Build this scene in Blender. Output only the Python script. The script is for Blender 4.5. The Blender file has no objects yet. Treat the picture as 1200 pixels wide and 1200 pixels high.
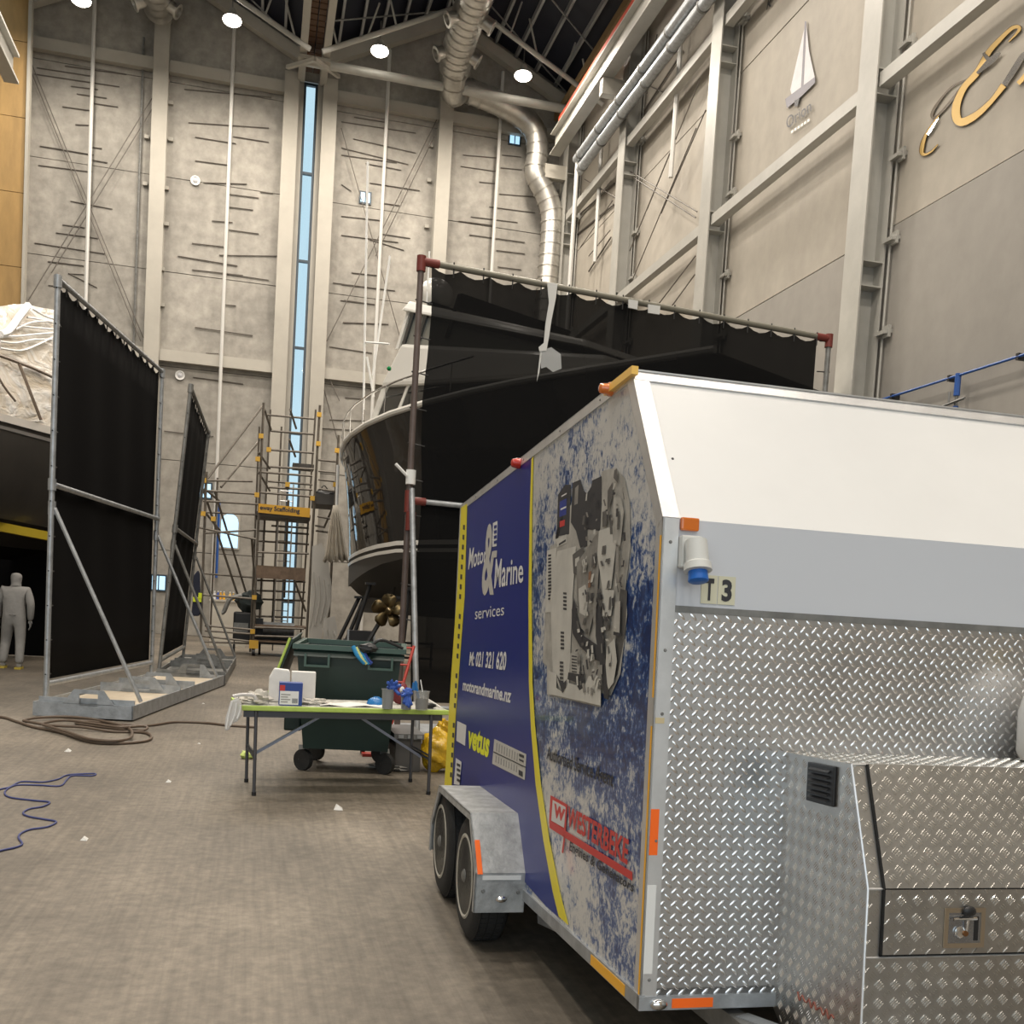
import bpy, bmesh, math, random
from mathutils import Vector, Matrix
R_ = random.Random(7)
SC = bpy.context.scene
COL = SC.collection
PI = math.pi
# ------------------------------------------------------------------ camera
# the photograph is the upper part of a taller frame: principal point (600, 800), focal length 1200 px
F = 1200.0; PPX = 600.0; PPY = 800.0; HC = 1.6
_dn = Vector((-.06, 1, 83 / F)).normalized()
_h = Vector((303 - 600, 705 - 800, F)); _yc = (_h - _dn * _h.dot(_dn)).normalized()
_zc = -_dn; _xc = _yc.cross(_zc)
RW = Matrix((_xc, _yc, _zc)).transposed()          # world -> camera (x right, y down, z forward)
RI = RW.transposed()
CAMP = Vector((0, 0, HC))
cam_d = bpy.data.cameras.new('camera'); cam = bpy.data.objects.new('camera', cam_d); COL.objects.link(cam)
cam_d.sensor_width = 36; cam_d.lens = 36; cam_d.shift_y = 200 / 1200; cam_d.clip_start = .05; cam_d.clip_end = 400
_M = Matrix((RW[0], -RW[1], -RW[2])).transposed().to_4x4(); _M.translation = CAMP
cam.matrix_world = _M
SC.camera = cam
def ray(x, y): return RI @ Vector(((x - PPX) / F, (y - PPY) / F, 1))
def at(x, y, X=None, Y=None, Z=None):
    d = ray(x, y)
    t = X / d[0] if X is not None else (Y / d[1] if Y is not None else (Z - HC) / d[2])
    return CAMP + d * t
# ------------------------------------------------------------------ world, lights, exposure
SC.view_settings.view_transform = 'Standard'; SC.view_settings.look = 'None'
SC.view_settings.gamma = 1; SC.view_settings.use_curve_mapping = False
SC.view_settings.exposure = 0.02
W = bpy.data.worlds.new('world'); SC.world = W; W.use_nodes = True
W.node_tree.nodes['Background'].inputs[0].default_value = (.68, .88, .98, 1)
W.node_tree.nodes['Background'].inputs[1].default_value = .95
def area(name, loc, tgt, sx, sy, power, col, spread=PI):
    l = bpy.data.lights.new(name, 'AREA'); l.shape = 'RECTANGLE'; l.size = sx; l.size_y = sy
    l.energy = power; l.color = col; l.spread = spread
    o = bpy.data.objects.new(name, l); COL.objects.link(o); o.location = loc
    o.rotation_euler = (Vector(tgt) - Vector(loc)).to_track_quat('-Z', 'Y').to_euler()
    return o
# rows of high-bay lamps under the roof (their housings are built further down where the camera sees them)
for lx in (-6.5, -1.65, 3.3, 8.4):
    for ly in (-6, 5, 15, 26, 34):
        area('high_bay_lamp', (lx, ly, 19.9), (lx, ly, 0), 1.2, 1.2, 560, (1, .91, .80))
# daylight through the open hall door behind the camera
area('open_door_daylight', (-3, -9, 5.5), (1.5, 20, 2.5), 14, 9, 380, (.93, .96, 1))
# ------------------------------------------------------------------ materials
MATS = {}
def mat(name, col, rough=.6, metal=0, noise=0, scale=5, bump=0, bscale=None, alpha=1, emit=None, es=0, col2=None, spec=None, stretch=None, detail=5, coat=0, trans=0):
    if name in MATS: return MATS[name]
    m = bpy.data.materials.new(name); m.use_nodes = True; nt = m.node_tree; N = nt.nodes; L = nt.links
    b = N['Principled BSDF']
    b.inputs['Base Color'].default_value = (*col, 1); b.inputs['Roughness'].default_value = rough
    b.inputs['Metallic'].default_value = metal; b.inputs['Alpha'].default_value = alpha
    if coat: b.inputs['Coat Weight'].default_value = coat; b.inputs['Coat Roughness'].default_value = .08
    if trans: b.inputs['Transmission Weight'].default_value = trans
    if spec is not None: b.inputs['Specular IOR Level'].default_value = spec
    if emit: b.inputs['Emission Color'].default_value = (*emit, 1); b.inputs['Emission Strength'].default_value = es
    if noise or bump:
        tc = N.new('ShaderNodeTexCoord'); mp = N.new('ShaderNodeMapping'); L.new(tc.outputs['Object'], mp.inputs['Vector'])
        if stretch: mp.inputs['Scale'].default_value = stretch
        if noise:
            n = N.new('ShaderNodeTexNoise'); n.inputs['Scale'].default_value = scale; n.inputs['Detail'].default_value = detail
            n.inputs['Roughness'].default_value = .62
            L.new(mp.outputs[0], n.inputs['Vector'])
            r = N.new('ShaderNodeValToRGB'); L.new(n.outputs['Fac'], r.inputs[0])
            c2 = col2 or tuple(max(0, c * (1 - noise)) for c in col)
            c1 = col if col2 else tuple(min(1, c * (1 + noise * .6)) for c in col)
            r.color_ramp.elements[0].position = .32; r.color_ramp.elements[1].position = .68
            r.color_ramp.elements[0].color = (*c2, 1); r.color_ramp.elements[1].color = (*c1, 1)
            L.new(r.outputs[0], b.inputs['Base Color'])
        if bump:
            n2 = N.new('ShaderNodeTexNoise'); n2.inputs['Scale'].default_value = bscale or scale * 4; n2.inputs['Detail'].default_value = 4
            L.new(mp.outputs[0], n2.inputs['Vector'])
            bp = N.new('ShaderNodeBump'); bp.inputs['Strength'].default_value = bump; bp.inputs['Distance'].default_value = .02
            L.new(n2.outputs['Fac'], bp.inputs['Height']); L.new(bp.outputs[0], b.inputs['Normal'])
    MATS[name] = m
    return m
def two_noise(name, col, s1, a1, s2, a2, rough=.85, bump=.2, stretch1=None, stain=None, brush=None):
    """base colour times a broad and a fine mottling"""
    m = bpy.data.materials.new(name); m.use_nodes = True; nt = m.node_tree; N = nt.nodes; L = nt.links
    b = N['Principled BSDF']; b.inputs['Roughness'].default_value = rough
    tc = N.new('ShaderNodeTexCoord')
    def ns(scale, lo, hi, st=None, det=6):
        mp = N.new('ShaderNodeMapping'); L.new(tc.outputs['Object'], mp.inputs['Vector'])
        if st: mp.inputs['Scale'].default_value = st
        n = N.new('ShaderNodeTexNoise'); n.inputs['Scale'].default_value = scale; n.inputs['Detail'].default_value = det
        n.inputs['Roughness'].default_value = .6
        L.new(mp.outputs[0], n.inputs['Vector'])
        r = N.new('ShaderNodeMapRange'); r.inputs['From Min'].default_value = .3; r.inputs['From Max'].default_value = .7
        r.inputs['To Min'].default_value = lo; r.inputs['To Max'].default_value = hi
        L.new(n.outputs['Fac'], r.inputs['Value']); return r.outputs[0]
    f1 = ns(s1, 1 - a1, 1 + a1 * .6, stretch1); f2 = ns(s2, 1 - a2, 1 + a2 * .6)
    mu = N.new('ShaderNodeMath'); mu.operation = 'MULTIPLY'; L.new(f1, mu.inputs[0]); L.new(f2, mu.inputs[1])
    out = mu.outputs[0]
    if stain:
        f3 = ns(stain[0], 1 - stain[1], 1, stain[2] if len(stain) > 2 else None, 3)
        m3 = N.new('ShaderNodeMath'); m3.operation = 'MULTIPLY'; L.new(out, m3.inputs[0]); L.new(f3, m3.inputs[1]); out = m3.outputs[0]
    if brush:
        f4 = ns(3.5, .80, 1.12, brush, 3); m4 = N.new('ShaderNodeMath'); m4.operation = 'MULTIPLY'; L.new(out, m4.inputs[0]); L.new(f4, m4.inputs[1]); out = m4.outputs[0]
    mx = N.new('ShaderNodeVectorMath'); mx.operation = 'SCALE'; mx.inputs[0].default_value = col
    L.new(out, mx.inputs['Scale']); L.new(mx.outputs[0], b.inputs['Base Color'])
    bp = N.new('ShaderNodeBump'); bp.inputs['Strength'].default_value = bump; bp.inputs['Distance'].default_value = .01
    L.new(out, bp.inputs['Height']); L.new(bp.outputs[0], b.inputs['Normal'])
    MATS[name] = m; return m
concrete = two_noise('precast_concrete', (.385, .36, .318), .35, .26, 2.6, .26, .8, .5, stain=(.15, .2, (1, 1, .35)))
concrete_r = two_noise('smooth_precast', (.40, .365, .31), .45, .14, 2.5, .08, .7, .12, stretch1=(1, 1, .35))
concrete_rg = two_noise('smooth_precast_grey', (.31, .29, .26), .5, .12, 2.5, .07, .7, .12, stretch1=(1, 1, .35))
floor_m = two_noise('trowelled_floor', (.235, .198, .152), 1.1, .34, 16, .30, .58, .3, stretch1=(1, .6, 1), stain=(.28, .50), brush=(9, .35, 1))
steel_p = mat('painted_steel', (.40, .39, .355), .45, 0, .1, 1.5)
steel_b = mat('pale_painted_steel', (.39, .365, .315), .5, 0, .08, 1.2)
galv = mat('galvanised_steel', (.42, .44, .46), .42, .6, .25, 9, .1, 40)
galv_d = mat('dull_galvanised', (.24, .24, .23), .5, .5, .3, 8)
tube_m = mat('scaffold_tube', (.15, .132, .11), .5, .4, .3, 6)
alu = mat('bare_aluminium', (.72, .72, .72), .38, .75, .12, 6)
tread_m = mat('tread_plate', (.66, .665, .68), .32, 1, .16, 3)
checker_m = mat('checker_plate', (.50, .485, .46), .38, 1, .2, 4)
checker_b = mat('polished_checker_bar', (.88, .86, .82), .24, 1)
tread_b = mat('polished_tread_bar', (.86, .865, .88), .26, 1)
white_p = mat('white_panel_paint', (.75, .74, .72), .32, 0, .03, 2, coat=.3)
navy = mat('navy_vinyl', (.007, .018, .19), .3, 0, 0, spec=.35)
yellow = mat('yellow_vinyl', (.78, .66, .03), .4)
amber_t = mat('amber_tape', (.85, .42, .02), .4)
orange = mat('orange_reflector', (1, .16, .015), .35, emit=(1, .12, .01), es=0)
black = mat('black_plastic', (.012, .012, .013), .45)
rubber = mat('tyre_rubber', (.018, .018, .018), .75, 0, .3, 20, .15, 60)
white_t = mat('white_vinyl', (.78, .78, .76), .5)
dgrey_t = mat('dark_print', (.03, .03, .035), .5)
red_t = mat('red_vinyl', (.55, .035, .03), .45)
gold = mat('gold_vinyl', (.42, .27, .07), .35, .4)
plywood = mat('plywood', (.38, .235, .085), .6, 0, .22, 2.5, stretch=(1, 1, .25))
ply_pale = mat('pale_plywood', (.62, .53, .40), .6, 0, .15, 4)
glass_sky = None
# ------------------------------------------------------------------ mesh helpers
def tag(o, label=None, cat=None, group=None, kind=None):
    if label: o['label'] = label
    if cat: o['category'] = cat
    if group: o['group'] = group
    if kind: o['kind'] = kind
    return o
def empty(name, loc=(0, 0, 0), label=None, cat=None, group=None, kind=None, rot=None):
    o = bpy.data.objects.new(name, None); COL.objects.link(o); o.empty_display_size = .2
    if rot is not None:
        m = rot.to_4x4(); m.translation = Vector(loc); o.matrix_world = m; o['local'] = 1
        o.matrix_basis = m
    else: o.location = loc
    return tag(o, label, cat, group, kind)
def origin_of(p):
    v = Vector((0, 0, 0))
    while p is not None:
        if p.get('local'): return None
        v += p.location; p = p.parent
    return v
class MB:
    def __init__(s): s.v = []; s.f = []; s.sm = False
    def add(s, vs, fs):
        k = len(s.v); s.v += [Vector(v) for v in vs]; s.f += [[k + i for i in f] for f in fs]; return s
    def box(s, lo, hi):
        x0, y0, z0 = lo; x1, y1, z1 = hi
        return s.add([(x0, y0, z0), (x1, y0, z0), (x1, y1, z0), (x0, y1, z0), (x0, y0, z1), (x1, y0, z1), (x1, y1, z1), (x0, y1, z1)],
                     [(0, 3, 2, 1), (4, 5, 6, 7), (0, 1, 5, 4), (1, 2, 6, 5), (2, 3, 7, 6), (3, 0, 4, 7)])
    def obox(s, c, ax, ay, az):
        c = Vector(c); ax = Vector(ax); ay = Vector(ay); az = Vector(az)
        p = [c + ax * i + ay * j + az * k for k in (-1, 1) for i, j in ((-1, -1), (1, -1), (1, 1), (-1, 1))]
        return s.add(p, [(0, 3, 2, 1), (4, 5, 6, 7), (0, 1, 5, 4), (1, 2, 6, 5), (2, 3, 7, 6), (3, 0, 4, 7)])
    def bar(s, a, b, w, h=None, up=(0, 0, 1)):
        a = Vector(a); b = Vector(b); d = b - a; u = Vector(up)
        if d.normalized().cross(u).length < .1: u = Vector((1, 0, 0))
        x = d.normalized().cross(u).normalized(); z = x.cross(d.normalized())
        return s.obox((a + b) / 2, x * w / 2, d / 2, z * (h or w) / 2)
    def tube(s, pts, r, n=8, cap=True, closed=False):
        pts = [Vector(p) for p in pts]; m = len(pts); rs = r if isinstance(r, (list, tuple)) else [r] * m
        k = len(s.v); pu = None
        for i, p in enumerate(pts):
            d = (pts[min(i + 1, m - 1)] - pts[max(i - 1, 0)]) if not closed else (pts[(i + 1) % m] - pts[i - 1])
            d = d.normalized() if d.length > 1e-9 else Vector((0, 0, 1))
            if pu is None:
                u = Vector((0, 0, 1)) if abs(d.z) < .9 else Vector((1, 0, 0))
            else: u = pu
            x = d.cross(u)
            if x.length < 1e-6: x = d.cross(Vector((0, 1, 0)))
            x.normalize(); z = x.cross(d).normalized(); pu = z
            for j in range(n):
                a = 2 * PI * j / n; s.v.append(p + (x * math.cos(a) + z * math.sin(a)) * rs[i])
        for i in range(m - 1 if not closed else m):
            for j in range(n):
                a = k + i * n; b = k + ((i + 1) % m) * n
                s.f.append([a + j, a + (j + 1) % n, b + (j + 1) % n, b + j])
        if cap and not closed:
            s.f.append([k + j for j in range(n)][::-1]); s.f.append([k + (m - 1) * n + j for j in range(n)])
        s.sm = True; return s
    def lathe(s, c, ax, prof, n=24):
        """prof: (distance along ax, radius)"""
        c = Vector(c); d = Vector(ax).normalized(); u = Vector((0, 0, 1)) if abs(d.z) < .9 else Vector((1, 0, 0))
        x = d.cross(u).normalized(); z = x.cross(d); k = len(s.v)
        for t, r in prof:
            for j in range(n):
                a = 2 * PI * j / n; s.v.append(c + d * t + (x * math.cos(a) + z * math.sin(a)) * r)
        for i in range(len(prof) - 1):
            for j in range(n):
                a = k + i * n; b = a + n; s.f.append([a + j, a + (j + 1) % n, b + (j + 1) % n, b + j])
        s.f.append([k + j for j in range(n)][::-1]); s.f.append([k + (len(prof) - 1) * n + j for j in range(n)])
        s.sm = True; return s
    def prism(s, poly, d):
        """poly: 3D points, extruded by vector d"""
        n = len(poly); d = Vector(d); P = [Vector(p) for p in poly]
        return s.add(P + [p + d for p in P], [list(range(n))[::-1], list(range(n, 2 * n))] + [(i, (i + 1) % n, n + (i + 1) % n, n + i) for i in range(n)])
    def sphere(s, c, r, n=12, m=8, sc=(1, 1, 1)):
        c = Vector(c); k = len(s.v)
        for i in range(m + 1):
            t = PI * i / m
            for j in range(n):
                a = 2 * PI * j / n
                s.v.append(c + Vector((math.sin(t) * math.cos(a) * sc[0], math.sin(t) * math.sin(a) * sc[1], math.cos(t) * sc[2])) * r)
        for i in range(m):
            for j in range(n):
                a = k + i * n; b = a + n; s.f.append([a + j, b + j, b + (j + 1) % n, a + (j + 1) % n])
        s.sm = True; return s
    def build(s, name, m, parent=None, label=None, smooth=None, bevel=0, fixn=True, kind=None):
        me = bpy.data.meshes.new(name); o0 = origin_of(parent) if parent is not None else Vector((0, 0, 0))
        off = o0 if o0 is not None else Vector((0, 0, 0))
        if parent is None and s.v:   # top-level: origin at its base
            lo = Vector((min(v.x for v in s.v), min(v.y for v in s.v), min(v.z for v in s.v)))
            hi = Vector((max(v.x for v in s.v), max(v.y for v in s.v), 0)); off = Vector(((lo.x + hi.x) / 2, (lo.y + hi.y) / 2, lo.z))
        me.from_pydata([tuple(v - off) for v in s.v], [], s.f)
        if fixn or bevel:
            bm = bmesh.new(); bm.from_mesh(me)
            if fixn: bmesh.ops.recalc_face_normals(bm, faces=bm.faces)
            if bevel: bmesh.ops.bevel(bm, geom=list(bm.edges), offset=bevel, segments=2, affect='EDGES', profile=.6)
            bm.to_mesh(me); bm.free()
        sm = s.sm if smooth is None else smooth
        if sm:
            me.polygons.foreach_set('use_smooth', [True] * len(me.polygons))
            try: me.set_sharp_from_angle(angle=math.radians(42))
            except Exception: pass
        me.materials.append(m); o = bpy.data.objects.new(name, me); COL.objects.link(o)
        if parent is not None: o.parent = parent
        else: o.location = off
        if label: o['label'] = label
        if kind: o['kind'] = kind
        return o
def seg_path(pts, n=4):
    """Catmull-Rom through points"""
    P = [Vector(p) for p in pts]; out = []
    for i in range(len(P) - 1):
        p0 = P[max(i - 1, 0)]; p1 = P[i]; p2 = P[i + 1]; p3 = P[min(i + 2, len(P) - 1)]
        for k in range(n):
            t = k / n
            out.append(.5 * ((2 * p1) + (p2 - p0) * t + (2 * p0 - 5 * p1 + 4 * p2 - p3) * t * t + (3 * p1 - p0 - 3 * p2 + p3) * t ** 3))
    out.append(P[-1]); return out
def text_mesh(s, bold=.0):
    cu = bpy.data.curves.new('lettering', 'FONT'); cu.body = s; cu.resolution_u = 3; cu.offset = bold
    o = bpy.data.objects.new('lettering', cu); COL.objects.link(o)
    dg = bpy.context.evaluated_depsgraph_get(); me = bpy.data.meshes.new_from_object(o.evaluated_get(dg))
    bpy.data.objects.remove(o)
    vs = [v.co.copy() for v in me.vertices]; fs = [list(p.vertices) for p in me.polygons]
    x0 = min(v.x for v in vs); x1 = max(v.x for v in vs); y0 = min(v.y for v in vs); y1 = max(v.y for v in vs)
    return [((v.x - x0) / (x1 - x0), (v.y - y0) / (y1 - y0)) for v in vs], fs
def text(s, name, m, parent, BL, BR, TR, TL, bold=.0, label=None):
    vs, fs = text_mesh(s, bold); BL, BR, TR, TL = map(Vector, (BL, BR, TR, TL))
    mb = MB(); mb.v = [(BL * (1 - a) + BR * a) * (1 - b) + (TL * (1 - a) + TR * a) * b for a, b in vs]; mb.f = fs
    return mb.build(name, m, parent, label, smooth=False, fixn=False)

# ================================================================== SETTING
YB = 40.0; XR = 11.2; XCI = 10.6; XL = -8.45
floor = MB().box((-30, -12, -.3), (14, YB + 1, 0)).build('floor', floor_m); tag(floor, kind='structure')
# ---- back wall: precast panels between the columns
wb = empty('wall_back', (1, YB, 0), kind='structure')
xc = [-8.45, -4.1, .55, 1.62, 6.1, 11.25]
zj = [0, 3.1, 6.4, 9.75, 13.1, 16.4, 19.7, 24.5]
for i, (a, b) in enumerate(((xc[0] - 6, xc[0]), (xc[0], xc[1]), (xc[1], xc[2]), (xc[3], xc[4]), (xc[4], xc[5]))):
    for k in range(len(zj) - 1):
        d = R_.uniform(-.012, .012)
        MB().box((a + .008, YB + d, zj[k] + .012), (b - .008, YB + .3, zj[k + 1] - .012)).build('concrete_panel', concrete, wb)
MB().box((xc[2] - .1, YB + .1, 20.6), (xc[3] + .1, YB + .3, 24.5)).build('concrete_panel', concrete, wb)
MB().box((xc[0] - 6, YB + .3, 0), (xc[2], YB + .32, 24.5)).box((xc[3], YB + .3, 0), (xc[5] + 1, YB + .32, 24.5)).build('wall_core', dgrey_t, wb)
def icol(x, y0, ztop, w=.5, d=.45, axis='y', m=steel_b, parent=wb, name='steel_column', z0=0):
    mb = MB(); t = .03
    if axis == 'y':
        mb.box((x - w / 2, y0, z0), (x + w / 2, y0 + t, ztop)).box((x - w / 2, y0 + d - t, z0), (x + w / 2, y0 + d, ztop)).box((x - .015, y0 + t, z0), (x + .015, y0 + d - t, ztop))
    return mb.build(name, m, parent)
for x, zt in ((-4.1, 22.6), (.4, 20.6), (1.78, 20.6), (6.1, 22.6), (10.95, 20.9)):
    icol(x, YB - .45, zt, .52)
# girts on the back wall
for z in (20.1, 10.08):
    for a, b in ((-8.45, -4.36), (-3.84, .14), (2.04, 5.84), (6.36, 10.7)):
        MB().box((a, YB - .32, z - .2), (b, YB - .04, z + .2)).build('girt', steel_b, wb)
for (x, y) in ((105, 200), (268, 200), (450, 200), (583, 200)):
    p = at(x, y, Y=YB - .42)
    MB().tube([(p.x, p.y, .1), (p.x, p.y, 22.0)], .065, 8).build('downpipe', mat('white_pipe', (.58, .57, .54), .4), wb)
p = at(160, 300, Y=YB - .1)
MB().tube([(p.x, p.y, .1), (p.x, p.y, 21)], .04, 6).build('downpipe', galv_d, wb)
rod_m = mat('dark_rod', (.13, .115, .10), .6, .2)
def wrod(x0, y0, x1, y1, Y=YB - .03, r=.018, name='wall_rod', par=None, hook=True):
    a = at(x0, y0, Y=Y); b = at(x1, y1, Y=Y)
    MB().tube([a, b], r, 5).build(name, rod_m, par or wb)
for x0, y0, x1, y1 in ((33, 75, 165, 400), (36, 72, 168, 396), (178, 115, 33, 352), (178, 128, 60, 320), (400, 150, 470, 400), (512, 140, 383, 400), (509, 160, 440, 300), (398, 470, 375, 420), (378, 450, 402, 540)):
    wrod(x0, y0, x1, y1, YB - .25, .018, 'brace_rod')
rods = []
for q in ((130, 238, 325, 268), (228, 232, 445, 262), (120, 260, 420, 305), (250, 303, 345, 315), (270, 330, 375, 345), (320, 362, 415, 376), (220, 375, 315, 388), (265, 438, 312, 440),
          (140, 513, 330, 545), (322, 517, 358, 522), (135, 581, 325, 605), (322, 562, 378, 572), (248, 707, 395, 735), (220, 790, 298, 800), (197, 818, 345, 838), (122, 854, 368, 892),
          (168, 920, 295, 935), (240, 962, 295, 965), (170, 1003, 235, 1010), (648, 314, 955, 342), (663, 431, 945, 450), (686, 482, 830, 505), (820, 480, 945, 500), (686, 565, 800, 580),
          (715, 642, 868, 647), (800, 682, 910, 696), (915, 675, 960, 680), (800, 727, 890, 738), (745, 776, 818, 782), (805, 808, 910, 822), (675, 855, 790, 868), (625, 900, 835, 935), (770, 897, 975, 900), (675, 948, 855, 968),
          (790, 962, 945, 985), (795, 1072, 830, 1076), (686, 1150, 888, 1180)):
    rods.append([c / 3 for c in q])
for q in ((45, 412, 155, 430), (0, 428, 262, 468), (42, 488, 262, 538), (0, 520, 235, 578), (85, 575, 210, 598), (0, 545, 195, 572), (100, 643, 275, 670), (0, 648, 35, 672), (150, 715, 207, 723), (0, 760, 140, 775),
          (0, 827, 200, 852), (145, 823, 242, 838), (100, 842, 220, 880), (40, 960, 125, 968), (0, 1000, 188, 1022), (10, 1055, 115, 1070), (5, 1135, 165, 1140), (428, 545, 545, 555), (565, 545, 632, 552), (420, 585, 547, 603),
          (560, 590, 635, 597), (485, 640, 540, 645), (555, 682, 680, 692), (520, 727, 680, 748), (455, 762, 620, 782), (413, 777, 530, 792), (450, 825, 645, 852), (545, 880, 645, 892), (550, 938, 632, 948)):
    rods.append([400 + q[0] / 3, q[1] / 3, 400 + q[2] / 3, q[3] / 3])
for q in ((225, 25, 390, 45), (320, 80, 455, 148), (835, 0, 1110, 45), (1055, 228, 1105, 233), (915, 335, 1185, 372), (965, 455, 1025, 458), (905, 568, 1140, 600), (770, 820, 1000, 845)):
    rods.append([q[0] / 4, 300 + q[1] / 4, q[2] / 4, 300 + q[3] / 4])
for q in ((240, 90, 375, 105), (140, 145, 475, 188), (180, 240, 365, 262), (195, 358, 430, 368), (120, 490, 350, 525), (205, 765, 290, 772), (75, 932, 275, 942), (120, 885, 310, 890)):
    rods.append([360 + q[0] / 4.615, 300 + q[1] / 4.615, 360 + q[2] / 4.615, 300 + q[3] / 4.615])
for q in rods: wrod(*q)
for (x, y) in ((30, 95), (30, 140), (30, 195), (28, 237), (27, 293), (200, 120), (200, 163), (195, 220), (195, 262), (190, 315), (190, 357), (172, 160), (170, 215), (334, 145), (334, 185), (330, 240), (385, 150), (385, 190), (383, 250), (505, 170), (503, 211), (500, 265)):
    p = at(x, y, Y=YB - .12); MB().box((p.x - .08, YB - .14, p.z - .06), (p.x + .08, YB - .02, p.z + .06)).build('wall_bracket', steel_b, wb)
# round wall vents
for (x, y) in ((229, 212), (211, 440)):
    p = at(x, y, Y=YB - .02)
    v = empty('round_vent', p, 'round white vent high on the far wall' if y < 300 else 'round white vent lower on the far wall beside the small screen', 'vent')
    MB().lathe((p.x, YB - .03, p.z), (0, -1, 0), [(0, .17), (.05, .17), (.05, .13), (.02, .12)], 20).build('vent_ring', white_p, v)
    MB().lathe((p.x, YB - .04, p.z), (0, -1, 0), [(0, .09), (.06, .07), (.08, .03)], 16).build('vent_cap', mat('vent_grey', (.5, .5, .52), .4), v)
# windows: real panes in front of the daylight outside
glass = mat('window_glass', (.85, .95, 1), .02, trans=1, spec=.5); frame_m = mat('dark_window_frame', (.03, .05, .07), .4)
def window(name, x0, x1, z0, z1, nx, nz, fw=.07, m=frame_m):
    w = empty(name, ((x0 + x1) / 2, YB, z0), kind='structure')
    MB().box((x0, YB - .02, z0), (x0 + fw, YB + .12, z1)).build('window_frame', m, w)
    MB().box((x1 - fw, YB - .02, z0), (x1, YB + .12, z1)).build('window_frame', m, w)
    for k in range(nz + 1):
        z = z0 + (z1 - z0 - fw) * k / nz
        MB().box((x0 + fw, YB - .02, z), (x1 - fw, YB + .12, z + fw)).build('window_frame', m, w)
    for k in range(nz):
        a = z0 + (z1 - z0 - fw) * k / nz + fw; b = z0 + (z1 - z0 - fw) * (k + 1) / nz
        MB().box((x0 + fw, YB + .04, a), (x1 - fw, YB + .05, b)).build('pane', glass, w)
    return w
pt = at(365, 98, Y=YB)
window('window_1', .84, 1.34, pt.z - 7 * 3.18, pt.z, 1, 7, .085)
MB().box((.66, YB - .1, 0), (.84, YB + .1, 20.6)).build('window_reveal', steel_b, wb)
MB().box((1.34, YB - .1, 0), (1.52, YB + .1, 20.6)).build('window_reveal', steel_b, wb)
def lightbox(name, px, py, w, h, arch=False):
    p = at(px, py, Y=YB - .02); o = empty(name, p, kind='structure')
    MB().box((p.x - w / 2 - .06, YB - .06, p.z - h / 2 - .06), (p.x + w / 2 + .06, YB - .03, p.z + h / 2 + .06)).build('window_frame', frame_m if not arch else steel_b, o)
    pl = [(p.x - w / 2, YB - .07, p.z - h / 2), (p.x + w / 2, YB - .07, p.z - h / 2)]
    if arch:
        r = w / 2
        pl += [(p.x + r * math.cos(a), YB - .07, p.z + h / 2 - r + r * math.sin(a)) for a in [PI * k / 8 for k in range(9)]]
    else: pl += [(p.x + w / 2, YB - .07, p.z + h / 2), (p.x - w / 2, YB - .07, p.z + h / 2)]
    MB().prism(pl, (0, .04, 0)).build('pane', sky_pane, o)
    if not arch:
        MB().box((p.x - .02, YB - .085, p.z - h / 2), (p.x + .02, YB - .07, p.z + h / 2)).build('window_frame', frame_m, o)
sky_pane = mat('daylit_pane', (.4, .6, .8), .2, emit=(.45, .75, 1), es=1.0)
lightbox('window_2', 603, 163, .38, .38); lightbox('window_3', 428, 232, .34, .34)
lightbox('window_4', 269, 622, .62, 1.25, True); lightbox('window_5', 240, 575, .42, .5); lightbox('window_6', 186, 683, .45, .5)
for pc, pr in (((265, 662), .03),):
    a = at(255, 640, Y=YB - .3)
    MB().tube([(a.x, YB - .3, 2.2), (a.x, YB - .3, 5)], .05, 6).build('downpipe', mat('blue_pipe', (.03, .10, .35), .35), wb)
# plywood boarding on the left return and left wall
wl = empty('wall_left', (-14, 20, 0), kind='structure')
a = at(33, 200, Y=38.6).x
zz = [0, 2.44, 4.88, 7.32, 9.76, 12.2, 14.64, 17.08, 19.52, 20.9]
for k in range(len(zz) - 1):
    MB().box((a - 2.4, 38.6, zz[k] + .01), (a - .08, 38.75, zz[k + 1] - .01)).build('plywood_board', plywood, wl)
MB().box((a - .1, 38.5, 0), (a + .0, 38.8, 20.9)).build('corner_trim', steel_b, wl)
MB().box((-14.6, -12, 0), (-14.3, YB + .5, 24)).build('wall_sheet', concrete_rg, wl)
# crane girder stub at the top left and the steel around it
p0 = at(20, 97, Y=34); p1 = p0 + Vector((-.3, -16, 0))
for dz in (0, .75): MB().obox((p0 + p1) / 2 + Vector((0, 0, dz)), (.2, 0, 0), (0, 8, 0), (0, 0, .04)).build('girder_flange', steel_p, wl)
MB().obox((p0 + p1) / 2 + Vector((0, 0, .37)), (.03, 0, 0), (0, 8, 0), (0, 0, .37)).build('girder_web', steel_p, wl)
# wall behind the camera, over and beside the open hangar door
wf = empty('wall_front', (0, -12, 0), kind='structure')
MB().box((-14.6, -12.3, 11), (XR + .3, -12, 24)).build('wall_sheet', concrete_r, wf); MB().box((5, -12.3, 0), (XR + .3, -12, 11)).build('wall_sheet', concrete_r, wf)
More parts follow.
